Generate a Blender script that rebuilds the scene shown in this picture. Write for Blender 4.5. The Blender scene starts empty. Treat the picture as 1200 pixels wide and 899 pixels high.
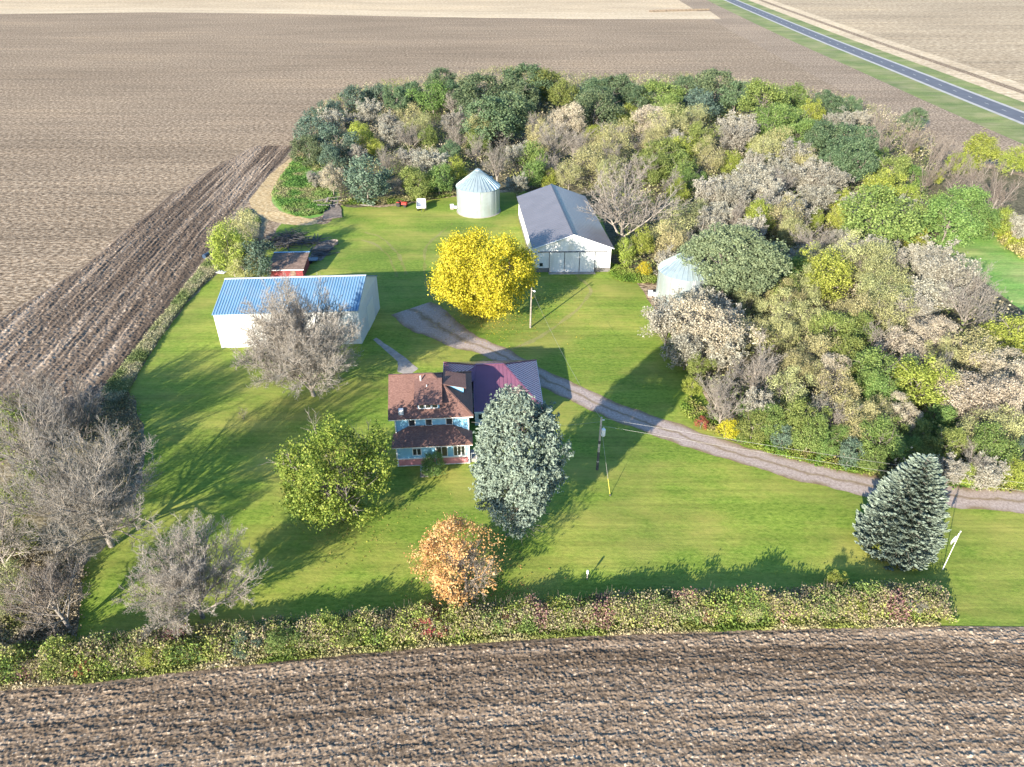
import bpy, math, random
import numpy as np
from mathutils import Vector, Matrix
from mathutils.geometry import tessellate_polygon

random.seed(5)
rng = np.random.default_rng(11)
RAD = math.radians
scene = bpy.context.scene
COL = scene.collection

# ------------------------------------------------------------------ survey camera
F_PX, CX, CY, CAM_H, PITCH = 832.0, 600.0, 449.5, 60.0, RAD(33.0)
CP, SP = math.cos(PITCH), math.sin(PITCH)


def g(x, y, z=0.0):
    """ground position (at height z) of a surveyed photo point"""
    u, v = (x - CX) / F_PX, (CY - y) / F_PX
    d = (u, CP + v * SP, -SP + v * CP)
    t = (CAM_H - z) / -d[2]
    return Vector((d[0] * t, d[1] * t, z))


def depth_of(p):
    return p[1] * CP - (p[2] - CAM_H) * SP


# ------------------------------------------------------------------ noise
def _hash(ix, iy, seed):
    h = (ix.astype(np.int64) * 374761393 + iy.astype(np.int64) * 668265263 + seed * 1274126177) & 0x7fffffff
    h = ((h ^ (h >> 13)) * 1274126177) & 0x7fffffff
    return ((h ^ (h >> 16)) & 0xffff) / 65535.0


def vnoise(x, y, seed=0):
    x = np.asarray(x, float); y = np.asarray(y, float)
    ix, iy = np.floor(x), np.floor(y)
    fx, fy = x - ix, y - iy
    fx = fx * fx * (3 - 2 * fx); fy = fy * fy * (3 - 2 * fy)
    a = _hash(ix, iy, seed); b = _hash(ix + 1, iy, seed)
    c = _hash(ix, iy + 1, seed); d = _hash(ix + 1, iy + 1, seed)
    return (a * (1 - fx) + b * fx) * (1 - fy) + (c * (1 - fx) + d * fx) * fy


def fbm(x, y, seed=0, octv=4, gain=.5):
    s, amp, tot = 0, 1.0, 0
    for k in range(octv):
        s = s + amp * vnoise(np.asarray(x) * 2 ** k, np.asarray(y) * 2 ** k, seed + k * 17)
        tot += amp; amp *= gain
    return s / tot


# ------------------------------------------------------------------ object helpers
def tag(o, label=None, cat=None, group=None, kind=None):
    if label: o['label'] = label
    if cat: o['category'] = cat
    if group: o['group'] = group
    if kind: o['kind'] = kind
    return o


def empty(name, loc=(0, 0, 0), rz=0.0, label=None, cat=None, group=None):
    o = bpy.data.objects.new(name, None)
    COL.objects.link(o)
    o.location = loc
    o.rotation_euler = (0, 0, rz)
    o.empty_display_size = .3
    return tag(o, label, cat, group)


def link(name, me, parent=None, mat=None):
    o = bpy.data.objects.new(name, me)
    COL.objects.link(o)
    if parent is not None: o.parent = parent
    if mat is not None and len(me.materials) == 0: me.materials.append(mat)
    return o


def mesh_np(name, V, F, mat=None, tint=None, col=None, uv=None, smooth=False):
    V = np.ascontiguousarray(V, dtype=np.float32); F = np.ascontiguousarray(F, dtype=np.int32)
    m, k = F.shape
    me = bpy.data.meshes.new(name)
    me.vertices.add(len(V)); me.vertices.foreach_set('co', V.ravel())
    me.loops.add(m * k); me.loops.foreach_set('vertex_index', F.ravel())
    me.polygons.add(m); me.polygons.foreach_set('loop_start', np.arange(0, m * k, k, dtype=np.int32))
    me.update(calc_edges=True)
    if tint is not None:
        me.attributes.new('tint', 'FLOAT', 'FACE').data.foreach_set('value', np.asarray(tint, np.float32))
    if col is not None:
        c4 = np.ones((m, 4), np.float32); c4[:, :3] = col
        me.attributes.new('col', 'FLOAT_COLOR', 'FACE').data.foreach_set('color', c4.ravel())
    if uv is not None:
        l = me.uv_layers.new(name='UVMap')
        l.data.foreach_set('uv', np.ascontiguousarray(uv[F.ravel()], np.float32).ravel())
    if smooth:
        me.polygons.foreach_set('use_smooth', np.ones(m, bool))
    if mat is not None: me.materials.append(mat)
    return me


class MB:
    """collects solid pieces into one mesh"""
    def __init__(s): s.v, s.f = [], []

    def add(s, vs, fs):
        b = len(s.v)
        s.v += [tuple(p) for p in vs]
        s.f += [[b + i for i in f] for f in fs]
        return s

    def box(s, x0, x1, y0, y1, z0, z1):
        vs = [(x0, y0, z0), (x1, y0, z0), (x1, y1, z0), (x0, y1, z0), (x0, y0, z1), (x1, y0, z1), (x1, y1, z1), (x0, y1, z1)]
        return s.add(vs, [(0, 3, 2, 1), (4, 5, 6, 7), (0, 1, 5, 4), (1, 2, 6, 5), (2, 3, 7, 6), (3, 0, 4, 7)])

    def obox(s, a, b, w, h, up=(0, 0, 1)):
        """a bar from a to b, w wide and h high"""
        a, b, up = Vector(a), Vector(b), Vector(up)
        d = (b - a).normalized(); sd = d.cross(up)
        if sd.length < 1e-4: sd = Vector((1, 0, 0))
        sd.normalize(); u = sd.cross(d)
        vs = []
        for p in (a, b):
            for (i, j) in ((-1, -1), (1, -1), (1, 1), (-1, 1)):
                vs.append(p + sd * (i * w / 2) + u * (j * h / 2))
        return s.add(vs, [(0, 1, 2, 3), (7, 6, 5, 4), (0, 4, 5, 1), (1, 5, 6, 2), (2, 6, 7, 3), (3, 7, 4, 0)])

    def slab(s, poly, t):
        """a polygon given a thickness straight down"""
        n = len(poly)
        vs = [tuple(p) for p in poly] + [(p[0], p[1], p[2] - t) for p in poly]
        fs = [list(range(n)), list(range(2 * n - 1, n - 1, -1))]
        for i in range(n):
            j = (i + 1) % n
            fs.append([i, n + i, n + j, j])
        return s.add(vs, fs)

    def prism(s, poly2, y0, y1):
        """x-z outline run from y0 to y1"""
        n = len(poly2)
        vs = [(p[0], y0, p[1]) for p in poly2] + [(p[0], y1, p[1]) for p in poly2]
        fs = [list(range(n)), list(range(2 * n - 1, n - 1, -1))]
        for i in range(n):
            j = (i + 1) % n
            fs.append([i, n + i, n + j, j])
        return s.add(vs, fs)

    def xprism(s, poly2, x0, x1):
        n = len(poly2)
        vs = [(x0, p[0], p[1]) for p in poly2] + [(x1, p[0], p[1]) for p in poly2]
        fs = [list(range(n)), list(range(2 * n - 1, n - 1, -1))]
        for i in range(n):
            j = (i + 1) % n
            fs.append([i, n + i, n + j, j])
        return s.add(vs, fs)

    def tube(s, pts, radii, n=8, cap=True):
        pts = [Vector(p) for p in pts]
        b = len(s.v)
        prev = None
        for i, p in enumerate(pts):
            d = (pts[min(i + 1, len(pts) - 1)] - pts[max(i - 1, 0)]).normalized()
            sd = d.cross(Vector((0, 0, 1)) if abs(d.z) < .95 else Vector((1, 0, 0))).normalized()
            if prev is not None and sd.dot(prev) < 0: sd = -sd
            prev = sd
            u = sd.cross(d)
            r = radii[i] if hasattr(radii, '__len__') else radii
            for k in range(n):
                a = 2 * math.pi * k / n
                s.v.append(tuple(p + sd * (r * math.cos(a)) + u * (r * math.sin(a))))
        for i in range(len(pts) - 1):
            for k in range(n):
                k2 = (k + 1) % n
                s.f.append([b + i * n + k, b + i * n + k2, b + (i + 1) * n + k2, b + (i + 1) * n + k])
        if cap:
            s.f.append([b + k for k in range(n)][::-1])
            e = b + (len(pts) - 1) * n
            s.f.append([e + k for k in range(n)])
        return s

    def build(s, name, mat, parent=None):
        me = bpy.data.meshes.new(name)
        me.from_pydata(s.v, [], s.f)
        me.update()
        import bmesh
        bm = bmesh.new(); bm.from_mesh(me)
        bmesh.ops.recalc_face_normals(bm, faces=bm.faces)
        bm.to_mesh(me); bm.free()
        return link(name, me, parent, mat)


# ------------------------------------------------------------------ materials
def new_mat(name):
    m = bpy.data.materials.new(name); m.use_nodes = True
    nt = m.node_tree
    return m, nt, nt.nodes['Principled BSDF']


def nd(nt, kind, **kw):
    n = nt.nodes.new(kind)
    for k, v in kw.items():
        if k in n.inputs: n.inputs[k].default_value = v
        else: setattr(n, k, v)
    return n


def ramp(nt, src, stops):
    r = nt.nodes.new('ShaderNodeValToRGB')
    e = r.color_ramp.elements
    while len(e) < len(stops): e.new(.5)
    for el, (p, c) in zip(e, stops):
        el.position = p
        el.color = (*c, 1) if len(c) == 3 else c
    nt.links.new(src, r.inputs[0])
    return r.outputs[0]


def pos_noise(nt, scale, detail=4, stretch=None, rot=0.0, rough=.55, obj=False):
    if obj:
        c = nd(nt, 'ShaderNodeTexCoord').outputs['Object']
    else:
        c = nd(nt, 'ShaderNodeNewGeometry').outputs['Position']
    mp = nd(nt, 'ShaderNodeMapping')
    nt.links.new(c, mp.inputs['Vector'])
    mp.inputs['Rotation'].default_value = (0, 0, rot)
    if stretch: mp.inputs['Scale'].default_value = stretch
    n = nd(nt, 'ShaderNodeTexNoise')
    n.inputs['Scale'].default_value = scale; n.inputs['Detail'].default_value = detail
    n.inputs['Roughness'].default_value = rough
    nt.links.new(mp.outputs[0], n.inputs['Vector'])
    return n.outputs['Fac']


def mix(nt, a, b, fac, mode='MIX'):
    m = nt.nodes.new('ShaderNodeMix'); m.data_type = 'RGBA'; m.blend_type = mode
    for i, s in ((6, a), (7, b)):
        if isinstance(s, tuple): m.inputs[i].default_value = (*s, 1)
        else: nt.links.new(s, m.inputs[i])
    if isinstance(fac, (int, float)): m.inputs[0].default_value = fac
    else: nt.links.new(fac, m.inputs[0])
    return m.outputs[2]


def bump(nt, bs, h, dist, strength=1.0):
    b = nt.nodes.new('ShaderNodeBump')
    b.inputs['Distance'].default_value = dist; b.inputs['Strength'].default_value = strength
    nt.links.new(h, b.inputs['Height']); nt.links.new(b.outputs[0], bs.inputs['Normal'])


def plain(name, c, rough=.6, metal=0.0, var=.12, scale=1.2, spec=.4, dirt=None):
    m, nt, bs = new_mat(name)
    f = pos_noise(nt, scale, 5, obj=True)
    d = tuple(x * (1 - var * 1.6) for x in c); l = tuple(min(1, x * (1 + var)) for x in c)
    o = ramp(nt, f, [(.3, d), (.68, l)])
    if dirt:
        f2 = pos_noise(nt, .45, 6, stretch=(1, 1, .25), obj=True)
        k = ramp(nt, f2, [(.52, (0, 0, 0)), (.75, (1, 1, 1))])
        o = mix(nt, o, dirt, k)
    nt.links.new(o, bs.inputs['Base Color'])
    bs.inputs['Roughness'].default_value = rough; bs.inputs['Metallic'].default_value = metal
    bs.inputs['Specular IOR Level'].default_value = spec
    return m


def foliage(name, c0, c1, c2, trans=.28, hue=.03, val=.3):
    m, nt, bs = new_mat(name)
    a = nd(nt, 'ShaderNodeAttribute', attribute_name='tint')
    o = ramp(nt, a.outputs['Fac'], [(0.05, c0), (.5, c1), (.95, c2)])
    oi = nd(nt, 'ShaderNodeObjectInfo')
    hs = nd(nt, 'ShaderNodeHueSaturation')
    mr = nd(nt, 'ShaderNodeMapRange'); mr.inputs['To Min'].default_value = .5 - hue; mr.inputs['To Max'].default_value = .5 + hue
    nt.links.new(oi.outputs['Random'], mr.inputs['Value']); nt.links.new(mr.outputs[0], hs.inputs['Hue'])
    m2 = nd(nt, 'ShaderNodeMath', operation='MULTIPLY'); m2.inputs[1].default_value = 7.31
    nt.links.new(oi.outputs['Random'], m2.inputs[0])
    m3 = nd(nt, 'ShaderNodeMath', operation='FRACT'); nt.links.new(m2.outputs[0], m3.inputs[0])
    mv = nd(nt, 'ShaderNodeMapRange'); mv.inputs['To Min'].default_value = 1 - val / 2; mv.inputs['To Max'].default_value = 1 + val / 2
    nt.links.new(m3.outputs[0], mv.inputs['Value']); nt.links.new(mv.outputs[0], hs.inputs['Value'])
    nt.links.new(o, hs.inputs['Color'])
    nt.links.new(hs.outputs[0], bs.inputs['Base Color'])
    bs.inputs['Roughness'].default_value = .65; bs.inputs['Specular IOR Level'].default_value = .25
    tr = nd(nt, 'ShaderNodeBsdfTranslucent'); nt.links.new(hs.outputs[0], tr.inputs['Color'])
    ms = nd(nt, 'ShaderNodeMixShader'); ms.inputs[0].default_value = trans
    nt.links.new(bs.outputs[0], ms.inputs[1]); nt.links.new(tr.outputs[0], ms.inputs[2])
    nt.links.new(ms.outputs[0], nt.nodes['Material Output'].inputs['Surface'])
    return m


def col_foliage(name, trans=.25):
    m, nt, bs = new_mat(name)
    a = nd(nt, 'ShaderNodeAttribute', attribute_name='col')
    nt.links.new(a.outputs['Color'], bs.inputs['Base Color'])
    bs.inputs['Roughness'].default_value = .7; bs.inputs['Specular IOR Level'].default_value = .2
    tr = nd(nt, 'ShaderNodeBsdfTranslucent'); nt.links.new(a.outputs['Color'], tr.inputs['Color'])
    ms = nd(nt, 'ShaderNodeMixShader'); ms.inputs[0].default_value = trans
    nt.links.new(bs.outputs[0], ms.inputs[1]); nt.links.new(tr.outputs[0], ms.inputs[2])
    nt.links.new(ms.outputs[0], nt.nodes['Material Output'].inputs['Surface'])
    return m


M = {}
# --- foliage of each kind
M['G'] = foliage('dark_green_leaves', (.050, .085, .044), (.098, .150, .075), (.18, .23, .12))
M['M'] = foliage('mid_green_leaves', (.075, .118, .03), (.15, .21, .055), (.26, .315, .10))
M['Y'] = foliage('yellow_green_leaves', (.12, .16, .022), (.25, .295, .05), (.41, .44, .11), hue=.015)
M['W'] = foliage('golden_leaves', (.21, .205, .015), (.46, .405, .022), (.68, .565, .07), trans=.3, hue=.008, val=.1)
M['O'] = foliage('olive_leaves', (.175, .172, .07), (.335, .325, .145), (.50, .48, .25))
M['T'] = foliage('beige_leaves', (.20, .185, .145), (.33, .315, .255), (.47, .45, .38), hue=.018)
M['P'] = foliage('dry_tan_leaves', (.25, .21, .15), (.40, .35, .26), (.56, .50, .39), hue=.010, val=.15)
M['C'] = foliage('cedar_needles', (.045, .072, .050), (.080, .125, .090), (.15, .205, .15), trans=.1)
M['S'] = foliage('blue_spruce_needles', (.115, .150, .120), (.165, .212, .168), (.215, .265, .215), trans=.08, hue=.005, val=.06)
M['R'] = foliage('red_leaves', (.14, .02, .025), (.30, .05, .06), (.45, .12, .11))
M['N'] = foliage('orange_leaves', (.31, .155, .05), (.50, .29, .115), (.62, .44, .23), hue=.0, val=0)
M['L'] = foliage('maple_leaves', (.055, .10, .014), (.15, .21, .03), (.33, .365, .075), hue=.0, val=0)
M['grey_twigs'] = foliage('grey_twigs', (.135, .118, .098), (.24, .215, .185), (.35, .32, .285), trans=0, hue=.01, val=.25)
M['brown_twigs'] = foliage('brown_twigs', (.11, .09, .075), (.19, .158, .132), (.30, .255, .215), trans=0, hue=.01)
M['Q'] = foliage('grey_green_leaves', (.085, .118, .062), (.165, .21, .115), (.27, .32, .18), hue=.01, val=.1)
M['bark'] = plain('bark', (.23, .20, .175), .9, var=.3, scale=3)
M['pale_bark'] = plain('pale_bark', (.26, .23, .20), .9, var=.3, scale=3)
M['mixed'] = col_foliage('mixed_leaves')

# --- built things
M['white'] = plain('white_siding', (.70, .70, .70), .5, var=.03, dirt=(.66, .64, .60))
M['white_steel'] = plain('white_steel', (.66, .66, .65), .4, var=.03, dirt=(.56, .54, .50))
M['trim'] = plain('white_trim', (.70, .70, .70), .5, var=.02)
M['glass'] = plain('window_glass', (.03, .035, .04), .08, var=.1, spec=.8)
M['pink'] = plain('pink_skirting', (.52, .215, .225), .7, var=.12)
M['grey_steel'] = plain('grey_steel', (.142, .135, .152), .35, var=.06, metal=.1, scale=.3)
M['grey_band'] = plain('grey_wainscot', (.15, .14, .135), .5, var=.06)
M['dark_steel'] = plain('dark_steel', (.04, .045, .06), .4)
M['galv'] = plain('galvanised_steel', (.40, .46, .48), .40, metal=.55, var=.08, scale=.6, dirt=(.42, .42, .40))
M['galv_roof'] = plain('galvanised_roof', (.40, .48, .49), .36, metal=.6, var=.10, scale=.8)
M['blue_steel'] = plain('blue_roof_steel', (.19, .36, .56), .38, metal=.15, var=.10, scale=.35)
M['maroon'] = plain('maroon_roof_steel', (.23, .095, .145), .16, metal=.3, var=.06, scale=.5, spec=.8)
M['red_paint'] = plain('barn_red_boards', (.21, .036, .042), .7, var=.2, scale=2.5)
M['shed_roof'] = plain('weathered_felt', (.19, .13, .10), .9, var=.3, scale=1.5)
M['conc'] = plain('concrete', (.33, .295, .265), .9, var=.2, scale=.8, dirt=(.26, .23, .21))
M['yard'] = plain('bare_yard_dirt', (.19, .155, .13), .95, var=.3, scale=1.2)
M['wood'] = plain('grey_boards', (.26, .22, .20), .9, var=.35, scale=2)
M['rubber'] = plain('rubber', (.025, .025, .025), .8)
M['red'] = plain('red_enamel', (.45, .05, .04), .35)
M['black'] = plain('black_plastic', (.03, .035, .045), .5)
M['navy'] = plain('blue_drum', (.03, .055, .10), .4)
M['pole'] = plain('pole_wood', (.40, .36, .32), .9, var=.25, scale=2)
M['tar'] = plain('tarred_wood', (.075, .07, .07), .9, var=.25, scale=2)
M['pale'] = plain('pale_metal', (.62, .62, .62), .5)
M['yellow'] = plain('yellow_guard', (.6, .5, .06), .5)
M['wire'] = plain('wire', (.34, .33, .31), .5, metal=.3)
M['cloth'] = plain('flag_cloth', (.78, .78, .80), .8, var=.08)
M['cloth_dark'] = plain('flag_stripe', (.10, .10, .14), .8, var=.08)
M['straw'] = plain('straw', (.17, .135, .10), .95, var=.3, scale=2)


def ribbed_blue():
    m, nt, bs = new_mat('blue_ribbed_roof')
    c = nd(nt, 'ShaderNodeTexCoord')
    sp = nd(nt, 'ShaderNodeSeparateXYZ'); nt.links.new(c.outputs['Object'], sp.inputs[0])
    ma = nd(nt, 'ShaderNodeMath', operation='MULTIPLY_ADD'); nt.links.new(sp.outputs[1], ma.inputs[0]); ma.inputs[1].default_value = -.135; nt.links.new(sp.outputs[0], ma.inputs[2])
    d = nd(nt, 'ShaderNodeMath', operation='MULTIPLY'); nt.links.new(ma.outputs[0], d.inputs[0]); d.inputs[1].default_value = 2 * math.pi / .45
    co = nd(nt, 'ShaderNodeMath', operation='COSINE'); nt.links.new(d.outputs[0], co.inputs[0])
    n = pos_noise(nt, .25, 5, obj=True)
    base = ramp(nt, n, [(.35, (.085, .19, .325)), (.65, (.12, .24, .385))])
    k = ramp(nt, co.outputs[0], [(.55, (0, 0, 0)), (.9, (1, 1, 1))])
    o = mix(nt, base, (.20, .31, .42), k)  # paler stripes on the ribs: metal sheen painted into the colour
    o = mix(nt, o, (.20, .25, .30), ramp(nt, pos_noise(nt, .6, 6, stretch=(1, .3, 1), obj=True), [(.52, (0, 0, 0)), (.75, (.6, .6, .6))]))
    nt.links.new(o, bs.inputs['Base Color']); bs.inputs['Roughness'].default_value = .4; bs.inputs['Metallic'].default_value = .1
    return m


M['blue_ribs'] = ribbed_blue()


def shingle(name, a, b, c):
    m, nt, bs = new_mat(name)
    f = pos_noise(nt, 9, 2, stretch=(.4, 2.4, 2.4), obj=True)
    f2 = pos_noise(nt, .5, 5, obj=True)
    o = ramp(nt, f, [(.33, a), (.5, b), (.68, c)])
    o = mix(nt, o, tuple(x * .7 for x in b), ramp(nt, f2, [(.5, (0, 0, 0)), (.8, (.8, .8, .8))]))
    nt.links.new(o, bs.inputs['Base Color']); bs.inputs['Roughness'].default_value = .9
    bump(nt, bs, f, .03, .6)
    return m


M['shingle'] = shingle('brown_shingles', (.092, .045, .036), (.155, .08, .064), (.225, .128, .105))


def siding_shade_blue():
    m, nt, bs = new_mat('shade_blue_lap_siding')
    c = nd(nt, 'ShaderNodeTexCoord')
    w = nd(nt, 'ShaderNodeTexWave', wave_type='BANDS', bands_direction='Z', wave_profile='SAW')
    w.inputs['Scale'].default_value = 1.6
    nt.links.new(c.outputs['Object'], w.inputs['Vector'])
    o = ramp(nt, pos_noise(nt, .8, 5, obj=True), [(.35, (.19, .415, .59)), (.65, (.235, .47, .65))])  # white siding; the blue of its shade is put into the base colour
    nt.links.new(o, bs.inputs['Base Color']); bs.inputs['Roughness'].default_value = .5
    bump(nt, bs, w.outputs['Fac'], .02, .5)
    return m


M['siding'] = siding_shade_blue()


# --- ground
def ground_soil(name, dark, mid, light, rot, patch=.02, fine=2.2, streak=.35, bdist=.12, grain=1.5):
    m, nt, bs = new_mat(name)
    a = pos_noise(nt, fine, 4, stretch=(.7, 1.3, 1), rot=rot, rough=.75)
    c = pos_noise(nt, grain, 2, stretch=(.75, 1.2, 1), rot=rot, rough=.6)
    b = pos_noise(nt, streak, 5, stretch=(.045, 1.0, 1), rot=rot, rough=.7)
    p = pos_noise(nt, patch, 5, stretch=(.35, 1, 1), rot=rot)
    mm = nd(nt, 'ShaderNodeMath', operation='MULTIPLY_ADD'); nt.links.new(a, mm.inputs[0]); mm.inputs[1].default_value = .45; mm.inputs[2].default_value = 0
    m2 = nd(nt, 'ShaderNodeMath', operation='MULTIPLY_ADD'); nt.links.new(c, m2.inputs[0]); m2.inputs[1].default_value = .55; nt.links.new(mm.outputs[0], m2.inputs[2])
    o = ramp(nt, m2.outputs[0], [(.40, dark), (.5, mid), (.60, light)])
    s = ramp(nt, b, [(.30, (.70, .70, .70)), (.5, (1, 1, 1)), (.70, (1.2, 1.18, 1.15))])
    o = mix(nt, o, s, 1.0, 'MULTIPLY')
    q = ramp(nt, p, [(.34, (.84, .83, .82)), (.55, (1, 1, 1)), (.72, (1.14, 1.12, 1.08))])
    o = mix(nt, o, q, 1.0, 'MULTIPLY')
    nt.links.new(o, bs.inputs['Base Color']); bs.inputs['Roughness'].default_value = .95
    bs.inputs['Specular IOR Level'].default_value = .15
    bump(nt, bs, m2.outputs[0], bdist * 2, .9)
    return m


M['tilled'] = ground_soil('tilled_soil', (.092, .064, .040), (.245, .180, .120), (.48, .375, .265), 0.0, grain=1.15)
M['headland'] = ground_soil('headland_soil', (.105, .074, .049), (.26, .194, .136), (.50, .40, .295), RAD(-53))
M['stubble'] = ground_soil('stubble', (.34, .255, .16), (.47, .365, .24), (.58, .475, .335), RAD(2), fine=.9, streak=.5, grain=.6)
M['stubble2'] = ground_soil('stubble_beyond', (.21, .155, .095), (.36, .28, .185), (.52, .425, .30), RAD(-53), fine=.9, streak=.2, grain=.5)
M['straw_strip'] = ground_soil('straw_strip', (.39, .30, .19), (.51, .405, .275), (.61, .505, .365), RAD(-53), fine=.9, grain=.6)
M['dirt'] = ground_soil('dirt_track', (.29, .195, .09), (.45, .33, .175), (.60, .475, .29), RAD(40), fine=1.8)


def lawn(name, c0, c1, c2, dry, mow=0.0, rot=0.0):
    m, nt, bs = new_mat(name)
    f = pos_noise(nt, 1.9, 5, stretch=(.75, 1.4, 1), rot=rot, rough=.8)
    p = pos_noise(nt, .05, 5, rough=.6)
    d = pos_noise(nt, .085, 6, stretch=(.8, 1.3, 1), rot=.5, rough=.65)
    o = ramp(nt, f, [(.34, c0), (.5, c1), (.66, c2)])
    o = mix(nt, o, dry, ramp(nt, d, [(.43, (0, 0, 0)), (.66, (.85, .85, .85))]))
    q = ramp(nt, p, [(.33, (.74, .80, .76)), (.66, (1.2, 1.14, 1.1))])
    o = mix(nt, o, q, 1.0, 'MULTIPLY')
    fl = pos_noise(nt, 1.9, 2, stretch=(.03, 1.0, 1), rot=rot + .05)
    o = mix(nt, o, ramp(nt, fl, [(.35, (1 - mow,) * 3), (.65, (1 + mow,) * 3)]), 1.0, 'MULTIPLY')
    st = pos_noise(nt, .5, 3, stretch=(.06, 1.0, 1), rot=rot)
    o = mix(nt, o, ramp(nt, st, [(.35, (1 - mow,) * 3), (.65, (1 + mow,) * 3)]), 1.0, 'MULTIPLY')
    nt.links.new(o, bs.inputs['Base Color']); bs.inputs['Roughness'].default_value = .85
    bs.inputs['Specular IOR Level'].default_value = .2
    bump(nt, bs, f, .07, .8)
    return m


M['lawn'] = lawn('mown_grass', (.082, .138, .017), (.155, .226, .030), (.228, .290, .052), (.30, .28, .07), mow=.10, rot=RAD(17))
M['verge'] = lawn('verge_grass', (.09, .13, .035), (.155, .195, .06), (.215, .25, .09), (.27, .25, .13), mow=.1, rot=RAD(-53))
M['meadow'] = lawn('meadow_grass', (.09, .20, .045), (.155, .30, .065), (.25, .38, .10), (.36, .38, .15), mow=.15, rot=RAD(-40))
M['litter'] = ground_soil('grove_floor', (.05, .05, .03), (.11, .10, .06), (.20, .17, .11), .4, fine=1.5)
M['litter2'] = ground_soil('leaf_litter', (.12, .10, .06), (.21, .18, .115), (.32, .275, .19), .4, fine=2.5)
M['asphalt'] = plain('asphalt', (.10, .104, .125), .8, var=.1, scale=.2)
M['paint'] = plain('road_paint', (.55, .55, .5), .7)
M['shoulder'] = plain('gravel_shoulder', (.36, .35, .335), .95, var=.1, scale=.4)


def drive_mat():
    m, nt, bs = new_mat('drive_gravel')
    uv = nd(nt, 'ShaderNodeUVMap')
    sp = nd(nt, 'ShaderNodeSeparateXYZ'); nt.links.new(uv.outputs[0], sp.inputs[0])
    f = pos_noise(nt, 3.2, 6, rough=.8)
    wob = pos_noise(nt, .35, 4)
    ad = nd(nt, 'ShaderNodeMath', operation='ADD'); nt.links.new(sp.outputs[0], ad.inputs[0])
    w2 = nd(nt, 'ShaderNodeMath', operation='MULTIPLY_ADD'); nt.links.new(wob, w2.inputs[0]); w2.inputs[1].default_value = .42; w2.inputs[2].default_value = -.21
    nt.links.new(w2.outputs[0], ad.inputs[1])
    o = ramp(nt, f, [(.3, (.185, .145, .125)), (.5, (.335, .27, .24)), (.7, (.47, .395, .355))])
    k = ramp(nt, ad.outputs[0], [(.0, (.9, .9, .9)), (.11, (.35, .35, .35)), (.2, (0, 0, 0)), (.40, (0, 0, 0)), (.5, (.85, .85, .85)), (.60, (0, 0, 0)), (.82, (0, 0, 0)), (.92, (.4, .4, .4)), (1, (.9, .9, .9))])
    g2 = ramp(nt, pos_noise(nt, 1.3, 5), [(.35, (.15, .10, .055)), (.6, (.20, .145, .07)), (.8, (.14, .145, .035))])
    o = mix(nt, o, g2, k)
    nt.links.new(o, bs.inputs['Base Color']); bs.inputs['Roughness'].default_value = .95
    bump(nt, bs, f, .05, .7)
    return m


M['drive'] = drive_mat()


def soil_disp(name, dark, mid, light):
    m, nt, bs = new_mat(name)
    a = nd(nt, 'ShaderNodeAttribute', attribute_name='tint')
    f = pos_noise(nt, 6.0, 5, stretch=(.7, 1.3, 1), rough=.8)
    ad = nd(nt, 'ShaderNodeMath', operation='MULTIPLY_ADD'); nt.links.new(f, ad.inputs[0]); ad.inputs[1].default_value = .9; ad.inputs[2].default_value = -.45
    su = nd(nt, 'ShaderNodeMath', operation='ADD'); nt.links.new(ad.outputs[0], su.inputs[0]); nt.links.new(a.outputs['Fac'], su.inputs[1])
    o = ramp(nt, su.outputs[0], [(.18, dark), (.46, mid), (.85, light)])
    nt.links.new(o, bs.inputs['Base Color']); bs.inputs['Roughness'].default_value = .95
    bs.inputs['Specular IOR Level'].default_value = .15
    bump(nt, bs, f, .06, .8)
    return m


M['plow_near'] = soil_disp('plowed_soil', (.078, .056, .038), (.225, .168, .120), (.55, .44, .325))
M['plow_left'] = soil_disp('dark_plowed_soil', (.095, .069, .050), (.235, .178, .13), (.54, .435, .33))


# ------------------------------------------------------------------ ground sheets
def smooth_closed(pts, n=6):
    out = []
    m = len(pts)
    for i in range(m):
        p0, p1, p2, p3 = (Vector(pts[(i + k) % m]) for k in (-1, 0, 1, 2))
        for k in range(n):
            t = k / n
            out.append(.5 * ((2 * p1) + (p2 - p0) * t + (2 * p0 - 5 * p1 + 4 * p2 - p3) * t * t + (3 * p1 - p0 - 3 * p2 + p3) * t ** 3))
    return out


def catmull(pts, n=8):
    out = []
    P = [Vector(p) for p in pts]
    P = [P[0] * 2 - P[1]] + P + [P[-1] * 2 - P[-2]]
    for i in range(1, len(P) - 2):
        for k in range(n):
            t = k / n
            a, b, c, d = P[i - 1], P[i], P[i + 1], P[i + 2]
            out.append(.5 * ((2 * b) + (c - a) * t + (2 * a - 5 * b + 4 * c - d) * t * t + (3 * b - a - 3 * c + d) * t ** 3))
    out.append(P[-2])
    return out


def rough_edge(pts, amp, step):
    out = []
    m = len(pts)
    for i in range(m):
        a, b = pts[i], pts[(i + 1) % m]
        L = (b - a).length
        k = max(1, min(80, int(L / step)))
        nrm = Vector((-(b - a).y, (b - a).x, 0)).normalized() if L > 1e-6 else Vector((0, 0, 0))
        for j in range(k):
            p = a.lerp(b, j / k)
            o = (float(fbm(p.x / (step * 3), p.y / (step * 3), 5, 3)) - .5) * 2 * amp
            out.append(p + nrm * o)
    return out


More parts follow.
